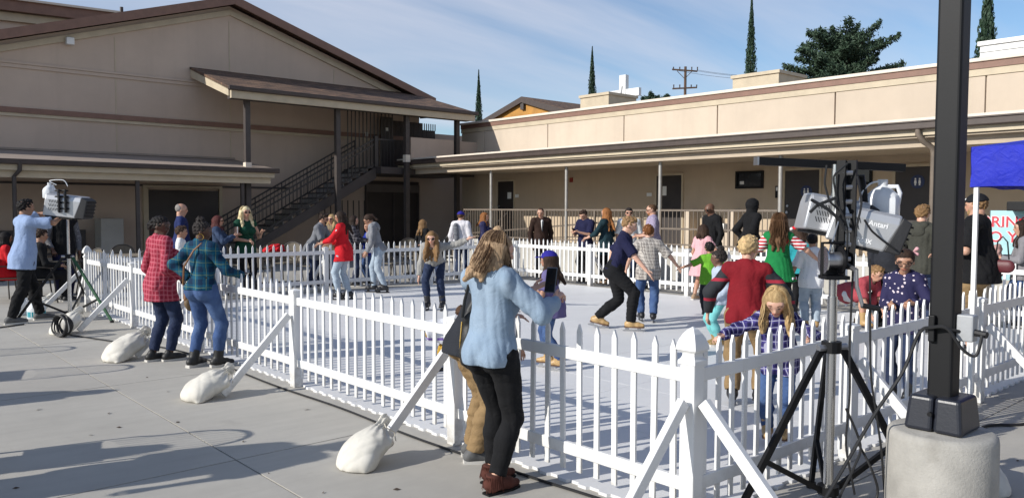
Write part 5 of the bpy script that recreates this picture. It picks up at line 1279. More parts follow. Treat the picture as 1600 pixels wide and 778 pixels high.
# jugs on the paving
for px, py, lb, s_ in ((57, 497, 'fluid jug of turquoise liquid standing behind the blue shirt man', 1.25), (33, 492, 'white fluid jug standing between the legs of the blue shirt man', 1.25)):
    g_ = gnd(px, py); j = jug((g_[0], g_[1], 0), R(30), lb, s_)
    if 'turq' in lb: MB().lathe([(.106*s_*.98, .03), (.106*s_*.98, .11)], (g_[0], g_[1], 0), 20).build('label', pm('turquoise_label', (.03, .30, .36), .5), j)
# ================================================================== people
def Hat(pos, px, py, base=0.): d = ray(px, py); return CAM_H+d[2]*math.hypot(pos[0], pos[1])/math.hypot(d[0], d[1])-base
def A_(px, py, hy, z=0., sk=False): p = gnd(px, py, z); return p, Hat(p, px, hy, z+(.062 if sk else .012))
def BX(px, x, hy): p = onX(px, 400, x); return p, Hat(p, px, hy, .012)
def BY(px, y, hy): p = onY(px, 400, y); return p, Hat(p, px, hy, .012)
denim = fabric('denim_blue', (.045, .085, .20), .85, .15, 380., .25, fade=(.11, .18, .33)); denim_d = fabric('denim_dark', (.018, .028, .065), .85, .15, 380., .25, fade=(.035, .055, .11)); denim_l = fabric('denim_light', (.33, .40, .47), .85, .12, 380., .25, fade=(.47, .53, .58))
denim_sh = fabric('chambray', (.235, .315, .41), .85, .1, 380., .2, fade=(.31, .39, .48)); blackc = fabric('black_cloth', (.008, .008, .009), .9, .2, 300., .2); navy = fabric('navy_cloth', (.012, .013, .045), .9, .15); grey = fabric('grey_cloth', (.16, .165, .18), .9, .12)
khaki = fabric('khaki_cloth', (.25, .165, .08), .85, .14, 300., .3); white = WHITE; lblue = fabric('light_blue_cloth', (.27, .36, .55), .85, .08); red = fabric('red_cloth', (.55, .010, .018), .8, .1); maroon = fabric('maroon_cloth', (.19, .008, .014), .85, .12)
dgrey = fabric('charcoal_cloth', (.022, .024, .03), .9, .15); hoodg = fabric('grey_heather', (.22, .225, .24), .95, .2, 260., .3); brownc = fabric('brown_suit', (.030, .014, .009), .8, .15); green = fabric('green_top', (.006, .05, .028), .85, .1); lime = fabric('lime_cloth', (.14, .38, .03), .85, .1)
tealp = plaid('teal_plaid', (.006, .075, .13), (.004, .022, .055), (.17, .23, .10), 7.5, .45, .035); redp = plaid('red_plaid', (.42, .05, .085), (.25, .022, .042), (.45, .16, .19), 20, .5, .12); bluep = plaid('navy_plaid', (.06, .05, .20), (.012, .010, .055), (.42, .42, .52), 20, .5, .11)
beigep = plaid('beige_plaid', (.52, .48, .43), (.17, .15, .14), (.10, .09, .09), 20, .35, .12); lilacp = plaid('lilac_plaid', (.46, .40, .50), (.22, .18, .26), (.12, .10, .2), 38, .4, .15); darkp = plaid('dark_plaid', (.10, .09, .10), (.02, .02, .025), (.2, .19, .2), 14)
floral = spots('floral_navy', (.012, .010, .055), (.62, .54, .58), (.50, .09, .20), 25, .26, .08); polka = spots('polka_navy', (.012, .012, .06), (.7, .7, .75), (.7, .7, .75), 26, .10, .02); prints = spots('white_print', (.74, .74, .74), (.12, .13, .16), (.12, .13, .16), 30, .10, .02); leopard = spots('leopard', (.30, .20, .08), (.03, .02, .012), (.12, .08, .03), 70, .3, .1)
xmas_g = fabric('bright_green', (.008, .17, .045), .85, .1); xmas_s = bands('red_white_stripe', (.45, .01, .02), (.72, .7, .68), 22, .45); turq = fabric('turquoise_cloth', (.17, .50, .50), .85, .1); pink = fabric('pink_cloth', (.66, .36, .38), .85, .08); purple = fabric('purple_grey', (.13, .11, .24), .85, .1)
palegrey = fabric('pale_blue_grey', (.40, .46, .55), .9, .1); rolive = fabric('olive_hood', (.052, .052, .042), .95, .15, 250., .3); crim = fabric('dusty_red', (.36, .06, .075), .85, .1); tealdark = fabric('dark_teal', (.010, .03, .038), .85, .1); tanj = fabric('tan_jacket', (.20, .15, .09), .85, .2)
royal = fabric('royal_blue', (.012, .03, .26), .8, .1); capblue = fabric('cap_blue', (.022, .018, .24), .8, .1); raglan = bands('raglan_stripe', (.016, .018, .022), (.30, .012, .03), 5.6, .16); capblack = fabric('cap_black', (.01, .01, .012), .8)
bootb = pm('boot_black', (.009, .009, .009), .55, .2, 8, .2, 50); suede = pm('suede_brown', (.075, .020, .012), .95, .2, 12, .4, 120); sneak = pm('sneaker_grey', (.09, .09, .09), .7, .2, 10, .2, 60); sandal = pm('sandal', (.30, .2, .12), .6); wshoe = pm('white_shoe', (.6, .6, .6), .6); leath = pm('tan_leather', (.20, .085, .03), .5, .15, 8, .2, 40)
PH = {}
# --- plaza side
p, H = A_(40, 503, 312); PH['blue'] = person('man in light blue short sleeved shirt reaching up to the grey snow machine', p, 72, H, 'm', 'olive', ('short', 'black'), lblue, .5, blackc, sneak, R_=(-.02, .235, .045), L_=(-.05, .25, .09), feet={1: (.06, -.12, 10), -1: (-.05, .13, 5)}, hem=.10, loose=.026, bl=.017, lean=4, head=(0, -6), q=.0115, rc_=.6, lc_=.7)
p, H = BY(43, 17.2, 317); person('man in sunglasses standing behind the man in light blue', p, 115, H, 'm', 'olive', ('short', 'black'), dgrey, .5, denim_d, bootb, shades=True, beard='black', q=.0145)
p, H = BY(99, 16.6, 318); person('person in black top and navy trousers hidden behind the grey snow machine', p, 165, H, 'm', 'brown', ('short', 'black'), blackc, 1., navy, bootb, R_=(.02, .1, -.27), q=.0145, slv=spots('printed_sleeve', (.1, .1, .11), (.6, .6, .62), (.5, .3, .3), 40, .2, .05))
def seated(label, px, y, top, bot, hair, tone, face, Hh=1.65, **kw):
    p = onY(px, 400, y); return person(label, p, face, Hh, kw.pop('kind', 'w'), tone, hair, top, 1., bot, bootb, hipz=.30, feet={1: (.06, .27, 0), -1: (-.06, .24, 0)}, R_=(-.02, .17, -.19), L_=(-.02, .17, -.19), q=.0145, lean=6, **kw)
seated('person in a red jacket seated behind the man in light blue', 3, 17.0, red, blackc, ('long', 'black', .5), 'tan', 80)
seated('person in black trousers seated at the table behind the tripod', 58, 16.4, blackc, blackc, ('short', 'dark'), 'tan', 85, 1.72, kind='m')
p, H = A_(254, 563, 338); PH['redp'] = person('woman in red plaid shirt with black hair in a bun at the fence', p, 62, H, 'w', 'dark', ('bun', 'black'), redp, 1., denim_d, bootb, feet={1: (.045, .03, 8), -1: (-.035, -.05, 0)}, hem=.115, loose=.018, bl=.006, R_=(-.03, .09, -.23), L_=(.02, .05, -.29), q=.0095, head=(-62, 2), cuff=.93)
p, H = A_(318, 573, 347); PH['teal'] = person('woman in teal plaid shirt with hand on hip and gold earring', p, 48, H, 'w', 'dark', ('topbun', 'black'), tealp, 1., denim, bootb, boot=True, feet={1: (.085, .05, 22), -1: (-.065, -.03, 0)}, hem=.0, loose=.020, bl=.010, fat=1.1, R_=(.07, .20, -.185), L_=(.015, -.005, -.20), lpole=(1, -.35, -.1), rpole=(.5, -.3, -.8), q=.0088, head=(-60, 2), belt=bootb, cuff=.86, rc_=.9)
p, H = BY(284, 15.7, 318); person('balding man in navy shirt behind the teal plaid woman', p, 88, H, 'm', 'light', ('bald', 'grey'), fabric('deep_blue', (.015, .025, .10), .85), .5, denim_d, bootb, fat=1.1, q=.0145)
p, H = BY(283, 14.95, 352); person('dark haired child peeping between the two plaid women', p, 95, H, 'm', 'tan', ('short', 'dark'), white, .5, denim, bootb, child=.6, q=.0145)
p, H = BY(341, 15.25, 337); PH['phone1'] = person('woman in denim jacket with maroon hair holding up a white phone', p, 100, H, 'w', 'light', ('bob', 'maroon', .35), fabric('denim_jacket', (.03, .05, .10), .85, .15, 380., .25, fade=(.06, .09, .16)), 1., blackc, bootb, shades=True, R_=(-.02, .20, -.06), L_=(-.03, .21, -.055), loose=.022, hem=.07, q=.0125, lc_=.6, rc_=.6)
p, H = BY(384, 15.2, 323); PH['green'] = person('blonde woman in sleeveless dark green top and sunglasses raising a hand', p, 152, H, 'w', 'light', ('long', 'pale', .75, .8), green, .12, blackc, bootb, shades=True, strands=200, R_=(-.05, .13, -.19), L_=(.035, .13, -.10), lpole=(.5, -.3, -.9), lc_=.15, rc_=.7, hem=.09, loose=.012, q=.0115)
p, H = BY(489, 15.1, 331); person('man in grey shirt and sunglasses leaning forward at the staircase side fence', p, 108, H, 'm', 'tan', ('short', 'dark'), grey, .5, denim_d, wshoe, lean=22, shades=True, beard='dark', R_=(-.02, .2, -.2), L_=(-.02, .22, -.18), hem=.11, loose=.024, q=.0125, feet={1: (.05, -.05, 0), -1: (-.05, .06, 0)}, fat=1.08)
p, H = BY(519, 15.75, 335); person('blonde woman in tan jacket and sunglasses behind the red jacket skater', p, 215, H, 'w', 'light', ('long', 'blond', .6), tanj, 1., denim_d, bootb, shades=True, L_=(.02, .2, -.04), R_=(.02, .2, -.06), loose=.022, q=.0145)
p, H = BY(553, 15.5, 337); person('person in dark plaid shirt behind the red jacket skater', p, 100, H, 'm', 'light', ('long', 'dark', .4), darkp, 1., denim_d, bootb, R_=(0, .2, -.17), L_=(0, .2, -.17), loose=.02, q=.0145)
p, H = BY(577, 15.7, 346); ch = person('child in royal blue top holding a yellow cup behind the staircase side fence', p, 250, H, 'm', 'light', ('short', 'brown'), royal, 1., denim, bootb, child=.5, R_=(-.03, .19, -.07), L_=(-.02, .2, -.1), q=.0145)
tag(MB().lathe([(.035, 0), (.045, .12)], tuple(ch['R']+V(0, 0, -.05)), 12).build('paper_cup', pm('yellow_cup', (.6, .45, .15), .6)), 'pale yellow paper cup held by the child in royal blue', 'cup')
# --- skaters, far side
p, H = A_(537, 468, 330, .02, True); PH['redj'] = person('skater in bright red jacket and pale jeans holding the fence post', p, 288, H, 'w', 'tan', ('long', 'dark', .95), red, .85, denim_l, None, SKATEB, hem=.115, loose=.022, bl=.006, L_=(.0, .23, -.185), R_=(.0, .2, -.2), feet={1: (.05, -.05, 0), -1: (-.05, .05, 0)}, q=.0108, z=.02, head=(10, 8), lean=3)
p, H = A_(592, 457, 332, .02, True); person('skater in grey hoodie and ripped pale jeans looking down', p, 275, H, 'w', 'tan', ('pony', 'dark', .5), hoodg, 1., denim_l, None, SKATEB, hem=.04, loose=.024, bl=.006, lean=13, curl=4, head=(0, 24), L_=(.03, .07, -.30), R_=(.03, .09, -.29), feet={1: (.05, .07, 0), -1: (-.05, -.08, -8)}, hood=('down', hoodg), q=.0108, z=.02)
p = gnd(678, 484, .02); PH['lean'] = person('girl with long sandy hair and sunglasses bending forward on the ice', p, 186, 1.50, 'w', 'fair', ('long', 'sandy', 1.05, 1.), fabric('grey_sweater', (.30, .29, .27), .95, .2, 200., .4), 1., denim_d, None, SKATEB, lean=46, curl=6, hipz=.525, hipo=(0, -.10), head=(-6, -10), R_=(.05, .06, -.31), L_=(.29, .06, .09), rc_=.15, lc_=.15, loose=.022, bl=.005, hem=.03, feet={1: (.07, .0, 10), -1: (-.10, .02, 8)}, shades=True, child=.2, q=.0098, z=.02)
p, H = BY(661, 15.3, 343); person('woman in black with long fair hair turned away behind the staircase side fence', p, 50, H, 'w', 'light', ('long', 'sandy', .8), blackc, 1., blackc, bootb, q=.0145)
p, H = BY(676, 14.95, 361); person('small blonde child in pale blue holding the staircase side fence', p, 265, H, 'w', 'fair', ('long', 'blond', .4), palegrey, .5, denim, bootb, child=.7, L_=(.02, .2, -.05), R_=(.02, .2, -.05), q=.0135)
p, H = BY(720, 15.3, 331); PH['white'] = person('man in white shirt and blue cap with a grey jacket over his shoulder', p, 18, H, 'm', 'light', ('short', 'brown'), fabric('cream_white', (.66, .64, .66), .85), 1., denim_d, bootb, cap=(capblue, 'front'), loose=.024, hem=.08, q=.0125)
pi = PH['white']; put_skin('jacket', [rc(pi['p2'](-.07, .02, .31), pi['p2'](-.05, -.075, .26), .035, .05, .02), rc(pi['p2'](-.05, -.085, .26), pi['p2'](-.03, -.10, .06), .055, .06, .03)], grey, .014, 'dark grey jacket slung over the shoulder of the white shirted man', 'jacket', disp=wr(4, .008))
p, H = BY(757, 15.0, 332); person('woman in navy polka dot blouse with folded hands behind the staircase side fence', p, 105, H, 'w', 'light', ('bob', 'auburn', .5), polka, .95, denim, bootb, R_=(-.06, .16, -.22), L_=(-.06, .17, -.22), loose=.024, hem=.06, fat=1.08, q=.0125, rc_=.6, lc_=.6)
# --- foreground woman and the boy next to her
pw_ = gnd(768, 762); Hw = Hat(pw_, 778, 362, .012)
PH['denim'] = person('woman in light denim shirt and black trousers photographing with a phone', pw_, 38, Hw, 'w', 'fair', ('halfup', 'ash', .40, 1., .75), denim_sh, .88, blackc, None, R_=(.055, .205, -.075), L_=(-.10, .24, -.05), rpole=(.75, -.3, -.75), lpole=(.4, -.2, -.9), rc_=.75, lc_=.6, hem=.042, loose=.0225, bl=.006, strands=520, head=(-42, 14), feet={1: (.045, -.03, 12), -1: (-.04, .06, 10)}, q=.0072, fat=1.0, twist=-6, cuff=.93)
pi = PH['denim']
for c_ in list(pi['t'].children):
    pass
p, H = gnd(727, 704), 1.50; PH['khaki'] = person('boy in khaki trousers and dark sneakers standing behind the denim shirt woman', (3.37, 4.20), 62, 1.50, 'm', 'light', ('short', 'sandy'), dgrey, 1., khaki, sneak, lean=16, bl=.018, L_=(.0, .2, -.16), feet={1: (.05, 0, 20), -1: (-.05, .04, 20)}, child=.25, q=.0095, hem=.06, R_=(0, .1, -.26))
p = gnd(686, 578, .02); person('toddler in white and purple shirt on the ice by the plaza side fence', p, 80, .95, 'm', 'fair', ('short', 'brown'), bands('white_purple', (.7, .7, .72), (.2, .12, .4), 9, .25), .5, fabric('mustard', (.45, .27, .04), .85), None, SKATEB, child=1., lean=72, hipz=.44, hipo=(0, -.1), L_=(.05, .2, -.15), R_=(.05, .2, -.15), q=.0115, z=.02)
p, H = A_(862, 577, 392, .02, True); PH['cap'] = person('girl in purple t-shirt, jeans and blue cap skating', p, 288, H, 'w', 'tan', ('long', 'dark', .75), purple, .45, denim, None, TANLEATHER, cap=(capblue, 'front', capblue, wht), loose=.022, hem=.10, bl=.012, L_=(.03, .16, -.19), R_=(.03, .2, -.17), child=.45, feet={1: (.06, .05, 0), -1: (-.05, -.09, 0)}, q=.0098, z=.02, lean=4)
# --- behind the far right fence
p, H = BX(845, 13.75, 325); PH['suit'] = person('man in dark brown suit standing behind the railing side fence', p, 168, H, 'm', 'light', ('buzz', 'dark'), brownc, 1., dgrey, bootb, hem=.14, loose=.026, bl=.016, q=.0115, head=(-22, 10))
pi = PH['suit']; put_skin('shirt_front', [rc(pi['p2'](0, .075, .285), pi['p2'](0, .092, .15), .03, .012, .01)], white, .009, parent=pi['t']); put_skin('tie', [rc(pi['p2'](0, .092, .28), pi['p2'](0, .106, .14), .010, .017, .01)], dgrey, .008, parent=pi['t'])
p, H = BX(914, 13.7, 327); PH['phone2'] = person('young man in navy t-shirt looking down at his phone', p, 222, H, 'm', 'light', ('short', 'dark'), navy, .5, blackc, bootb, R_=(-.05, .18, -.12), L_=(-.05, .19, -.12), head=(0, 26), loose=.024, hem=.08, q=.0125, rc_=.6, lc_=.6)
p, H = BX(947, 13.65, 325); person('auburn haired woman in dark teal top reaching to the fence post', p, 300, H, 'w', 'fair', ('long', 'auburn', 1.1), tealdark, .8, blackc, sandal, L_=(.06, .2, -.2), R_=(.02, .12, -.24), loose=.018, dress=.14, q=.0125, rc_=.3)
p, H = BX(982, 14.1, 325); person('man in glasses and white shirt behind the skating boys', p, 175, H, 'm', 'light', ('short', 'black'), white, .5, denim_d, bootb, shades=True, q=.0145, loose=.02)
p, H = BX(1019, 13.6, 319); person('bearded man in lilac checked shirt behind the skating boys', p, 265, H, 'm', 'light', ('buzz', 'brown'), lilacp, .5, denim_d, bootb, beard='auburn', glasses=True, L_=(.0, .16, -.18), R_=(0, .16, -.18), loose=.026, hem=.1, fat=1.15, q=.0125, head=(0, 8))
p, H = BX(1111, 14.6, 317); person('bald man in black jacket and sunglasses behind the railing side fence', p, 235, H, 'm', 'brown', None, blackc, 1., blackc, bootb, shades=True, fat=1.12, loose=.02, q=.0135, head=(0, 18))
p, H = BX(1170, 14.4, 312); person('man in black hooded top with the hood up near the railing', p, 62, H, 'm', 'brown', None, blackc, 1., blackc, bootb, hood=('up', blackc), loose=.028, R_=(.06, .0, -.24), L_=(.07, .02, -.24), lean=6, q=.0135, fat=1.1)
# --- skating boys
p, H = A_(962, 515, 336, .02, True); PH['polo'] = person('boy in navy polo and black trousers striding on tan skates', p, 94, H*1.06, 'm', 'fair', ('short', 'sandy'), navy, .5, blackc, None, TANLEATHER, lean=15, curl=3, hipz=.508, hipo=(0, -.01), R_=(.05, .20, -.255), L_=(.06, -.14, -.26), feet={1: (.06, .13, 4), -1: (-.06, -.165, 6, .012, 12)}, loose=.020, hem=.0, bl=.022, head=(0, 4), child=.15, q=.0092, z=.02, rc_=.15)
p, H = A_(1012, 503, 350, .02, True); person('boy in beige plaid shirt and jeans skating away on black skates', p, 352, H, 'm', 'fair', ('short', 'auburn'), beigep, .5, denim, None, SKATEB, R_=(.20, .07, -.22), L_=(.12, .1, -.26), loose=.024, hem=.10, bl=.020, child=.5, lean=5, feet={1: (.055, -.02, 10), -1: (-.06, .06, -8)}, q=.0098, z=.02, twist=-6)
# --- group at the right
p, H = A_(1094, 468, 350, .02); person('girl in pale pink dress with dark hair near the railing side fence', p, 35, H, 'w', 'tan', ('bob', 'dark', .2), pink, .35, None, sandal, dress=.20, loose=.02, R_=(.12, .16, -.2), lean=8, child=.4, q=.0115, z=.02, feet={1: (.05, .06, 0), -1: (-.05, -.06, 0)})
p, H = A_(1107, 497, 377, .02, True); person('small child in lime green t-shirt reaching out an arm', p, 348, H, 'm', 'tan', ('short', 'black'), lime, .5, dgrey, None, SKATEB, L_=(.26, .06, -.12), R_=(.1, .1, -.2), child=.85, loose=.018, hem=.08, q=.0112, z=.02)
p, H = A_(1122, 540, 390, .02); person('girl in pale grey shirt and turquoise leggings looking aside', p, 250, H, 'w', 'brown', ('topbun', 'black'), palegrey, 1., turq, leopard, child=.8, loose=.020, bl=.006, hem=.07, R_=(.02, .06, -.27), L_=(.03, .08, -.26), q=.0098, z=.02, head=(-30, 0), boot=True)
p, H = A_(1163, 632, 367, .02, True); PH['rag'] = person('boy in maroon raglan shirt with charcoal sleeves holding both arms out', p, 8, H, 'm', 'fair', ('short', 'blond'), maroon, 1., khaki, None, SKATEB, slv=raglan, L_=(.13, .05, -.265), R_=(.15, .10, -.24), lpole=(.6, -.7, 0), rpole=(.6, -.7, 0), loose=.024, hem=.05, bl=.024, child=.5, q=.0085, z=.02, feet={1: (.08, .02, 12), -1: (-.07, -.02, -10)}, lean=4, fat=1.08, head=(-10, 0))
p, H = A_(1214, 520, 333, .02, True); PH['xmas'] = person('girl in green and red holiday outfit with long brown hair', p, 5, H, 'w', 'light', ('long', 'brown', 1.0, 1.), xmas_g, .45, blackc, None, SKATEB, slv=xmas_s, strands=260, L_=(.14, .1, -.24), R_=(.22, .1, -.18), dress=.10, loose=.02, bl=.01, child=.35, q=.0095, z=.02, twist=5)
pi = PH['xmas']; put_skin('yoke', [rc(pi['p2'](-.045, -.02, .262), pi['p2'](.045, -.02, .262), .075, .075, .03, None, 1.), rc(pi['p2'](0, -.01, .235), pi['p2'](0, -.01, .20), .105, .09, .03, pi['fw'], .75)], red, .0095, parent=pi['t'], cuts=[(pi['p2'](0, 0, .29), V(0, 0, 1.))])
hb = pi['p1'](0, 0, -.075); ri = []
for k in range(20):
    a = 2*math.pi*k/20; ri.append(hb+pi['sd']*math.cos(a)*.185*pi['H']/1.4+pi['fw']*math.sin(a)*.15*pi['H']/1.4)
MB().tube(ri+[ri[0]], .028, 8).build('hem_band', red, pi['t'])
for k in range(20): 
    if k % 2 == 0: d_ = ri[k]-hb; d_ = d_/np.linalg.norm(d_); MB().tube([ri[k]+d_*.022, ri[k]+d_*.032], .024, 10).build('hem_disc', wht, pi['t'])
p = gnd(1212, 692, .02); p[1] = max(p[1], 2.78); PH['girl'] = person('small blonde girl in navy plaid shirt leaning over the fence beside the chrome mast', p, 183, Hat(p, 1215, 443, .05), 'w', 'fair', ('halfup', 'blond', .62, .8, .45), bluep, 1., denim, None, TANLEATHER, boot=True, child=.8, strands=300, lean=12, curl=8, head=(-4, 22), R_=(.23, .10, -.10), L_=(.10, .17, -.085), loose=.022, hem=.07, bl=.012, q=.0082, z=.02)
p, H = A_(1266, 516, 364, .02, True); person('boy in white printed t-shirt and pale jeans with his back turned', p, 352, H, 'm', 'tan', ('buzz', 'black'), prints, .5, denim_l, None, TANLEATHER, L_=(.10, .04, -.29), R_=(.12, .1, -.26), loose=.026, hem=.09, bl=.022, child=.5, q=.0095, z=.02)
p, H = A_(1248, 492, 352, .02, True); kid = person('child in red holiday hat and teal top behind the winch', p, 20, H, 'w', 'light', ('long', 'dark', .5), fabric('teal_bright', (.02, .25, .28), .8), 1., blackc, None, SKATEB, child=.6, q=.0135, z=.02)
put_skin('holiday_hat', [el(kid['HP'](0, -.05, .3), V(.40, .44, .3)*kid['hh'], None, .02), rc(kid['HP'](-.1, -.1, .45), kid['HP'](-.55, -.2, .35), .2*kid['hh'], .08*kid['hh'], .02)], red, .012, parent=kid['t']); put_skin('hat_trim', [rc(kid['HP'](-.58, -.2, .3), kid['HP'](-.6, -.2, .28), .12*kid['hh'])], white, .012, parent=kid['t'])
p = gnd(1342, 512, .02); person('boy in dusty red polo and white shorts crouching over his skates', p, 128, 1.42, 'm', 'light', ('short', 'sandy'), crim, .5, white, None, TANLEATHER, hipz=.34, hipo=(0, -.14), lean=62, head=(0, -5), R_=(-.02, .10, -.30), L_=(-.02, .12, -.30), cuff=.5, feet={1: (.07, .10, 0), -1: (-.06, -.05, 0)}, child=.4, q=.0105, z=.02, loose=.022, bl=.024)
p = gnd(1384, 512, .02); person('adult in black with face hidden behind the lettered snow machine', p, 200, 1.66, 'm', 'light', ('short', 'dark'), dgrey, 1., blackc, bootb, q=.0135, R_=(.0, .08, -.28), z=.02)
p, H = A_(1436, 520, 320, .02); person('boy in olive grey hoodie and jeans with curly sandy hair', p, 28, H, 'm', 'fair', ('short', 'sandy'), rolive, 1., denim_d, bootb, hood=('down', rolive), loose=.030, hem=.06, bl=.016, q=.0105, z=.02, child=.15)
p = onY(1414, 400, 2.92); PH['spec'] = person('girl in glasses and navy floral blouse holding the pickets', p, 197, Hat(p, 1412, 392, .05), 'w', 'tan', ('pony', 'dark', .6), floral, 1., denim_d, None, SKATEB, glasses=True, child=.5, R_=(-.06, .17, -.15), L_=(.02, .18, -.13), rc_=1., lc_=1., loose=.017, hem=.08, q=.0082, z=.02, head=(14, 14))
pi = PH['spec']; 
for s in (-1, 1): put_skin('bow', [rc(pi['HP'](-.30, -.32, .34), pi['HP'](-.30-.14, -.34, .34+s*.12), .03*pi['hh'], .09*pi['hh'], .01)], pink, .008, parent=pi['t'])
p = gnd(1519, 556); PH['big'] = person('large man in black t-shirt, black cap and khaki shorts', p, 282, Hat(p, 1519, 306, .02), 'm', 'light', ('short', 'sandy'), blackc, .5, khaki, bootb, cap=(capblack, 'front', capblack, wht), beard='sandy', fat=1.38, loose=.026, bl=.03, cuff=.55, hem=.08, L_=(.02, .15, -.17), R_=(.02, .16, -.17), q=.0108, z=.02)
p, H = A_(1593, 512, 345); PH['edge'] = person('girl in grey sweater with red headband hugging a coat', p, 262, H, 'w', 'light', ('long', 'dark', .7), fabric('dotted_grey', (.22, .21, .22), .9), 1., denim, bootb, child=.35, L_=(-.03, .17, -.15), R_=(-.03, .18, -.15), q=.011, z=.02, loose=.02, hem=.08)
pi = PH['edge']; put_skin('headband', [rc(pi['HP'](-.36, .05, .2), pi['HP'](0, .12, .5), .06*pi['hh'], .07*pi['hh'], .02), rc(pi['HP'](.36, .05, .2), pi['HP'](0, .12, .5), .06*pi['hh'], .07*pi['hh'], .02)], red, .009, parent=pi['t'])
c_ = (pi['R']+pi['L'])/2; put_skin('coat', [rc(c_+V(0, 0, .12), c_+V(-.02, 0, -.22), .07, .10, .03)], pm('dusty_pink', (.42, .25, .22), .9), .014, 'dusty pink coat held by the girl with the red headband', 'coat', disp=wr(8, .012))
print('figures', TRI[0])
# ================================================================== things carried
def phone(i, hand, label, mat, s=1., off=(0, 0, 0), tilt=0.):
    c_ = Vector(i[hand] if isinstance(hand, str) else hand)+Vector(off); t = thing('phone', label, 'phone', c_, i['rz'])
    m_ = Matrix.Rotation(tilt, 4, 'X')
    def bb(x0, x1, y0, y1, z0, z1, n, mt, bev=0.): 
        mb = MB().bx(x0, x1, y0, y1, z0, z1); mb.v = [tuple(m_ @ Vector(p_)) for p_ in mb.v]; return mb.build(n, mt, t, world=False, bev=bev)
    bb(-.037*s, .037*s, -.004, .004, -.075*s, .075*s, 'case', mat, .004); bb(-.033*s, .033*s, -.0055, -.0045, -.068*s, .068*s, 'screen', M['glass'])
i = PH['denim']; hm_ = (i['R']*.5+i['L']*.5); phone(i, hm_, 'dark phone held up by the woman in the denim shirt', pm('phone_grey', (.06, .07, .09), .3), 1.08, (.0, .0, .06), R(-12))
i = PH['phone1']; phone(i, i['L']*.5+i['R']*.5, 'white phone held up by the woman in the denim jacket', white, 1.15, (0, 0, .06))
i = PH['phone2']; phone(i, i['L']*.5+i['R']*.5, 'phone held by the young man in navy', M['black'], 1., (0, 0, .03), R(-50))
# shoulder bag of the teal plaid woman, with strap
i = PH['teal']; b0 = i['p1'](-.105, .02, -.035); t = thing('shoulder_bag', 'brown leather shoulder bag on the hip of the teal plaid woman', 'bag', tuple(b0-V(0, 0, .15)), i['rz'])
put_skin('pouch', [rc(b0+i['sd']*-.02+V(0, 0, .03), b0+i['sd']*-.03+V(0, 0, -.10), .075, .10, .03, i['sd'], .55)], pm('bag_olive_tan', (.16, .10, .045), .6, .2, 9, .2, 50), .009, parent=t)
put_skin('flap', [rc(b0-i['sd']*.03-i['fw']*.06+V(0, 0, .06), b0-i['sd']*.035-i['fw']*.075+V(0, 0, -.06), .032, .028, .03)], leath, .009, parent=t)
st = [i['p2'](-.10, -.075, .03), i['p2'](-.055, -.105, .16), i['p2'](0.02, -.085, .275), i['p2'](.052, -.05, .318), i['p2'](.06, 0.0, .33), i['p2'](.05, .06, .29)]
MB().tube([Vector(s_) for s_ in st], .011, 6).build('strap', leath, t, smooth=True)
er_ = [i['HP'](.36, .0+.16*math.cos(a), -.30+.16*math.sin(a)) for a in [k*math.pi/8 for k in range(17)]]
MB().tube(er_, .0035, 6).build('earring', pm('gold', (.7, .45, .12), .25, .05, 3, 0, 1, metal=1.), i['t'])
hb_ = i['R']+V(.03, -.03, -.09); t = thing('handbag', 'black handbag on the fence under the hand of the teal plaid woman', 'bag', tuple(hb_-V(0, 0, .1)))
put_skin('pouch', [rc(hb_+V(0, .07, 0), hb_+V(0, -.07, 0), .075, .075, .03, V(1., 0, 0), .7), rc(hb_+V(0, .08, -.05), hb_+V(0, -.08, -.05), .075, .075, .03, V(1., 0, 0), .7)], bootb, .01, parent=t, disp=wr(3, .006))
MB().tube([hb_+V(0, .06*math.cos(a), .05+.07*math.sin(a)) for a in [k*math.pi/8 for k in range(9)]], .008, 6).build('handle', bootb, t)
# black bag of the denim woman
i = PH['denim']; b0 = i['p1'](-.118, .03, .045); t = thing('shoulder_bag', 'black shoulder bag with gold zip beside the denim shirt woman', 'bag', tuple(b0-V(0, 0, .2)), i['rz'])
put_skin('pouch', [rc(b0+V(0, 0, .12), b0+V(0, 0, -.10), .075, .105, .03, i['sd'], .6), rc(b0+V(0, 0, .12), i['p2'](-.11, .02, .2), .06, .02, .03)], bootb, .0085, parent=t, disp=wr(5, .005))
MB().tube([i['p2'](-.112, .01, .14), i['p2'](-.09, .02, .24), i['p2'](-.06, .02, .318), i['p2'](-.06, -.05, .31), i['p2'](-.1, -.05, .2), i['p1'](-.125, -.03, .13)], .01, 6).build('strap', bootb, t, smooth=True)
MB().tube([b0-i['fw']*.07-i['sd']*.03+V(0, 0, .1), b0-i['fw']*.085-i['sd']*.03+V(0, 0, -.02), b0-i['fw']*.08-i['sd']*.04+V(0, 0, -.1)], .005, 6).build('zip', MATS['gold'], t)
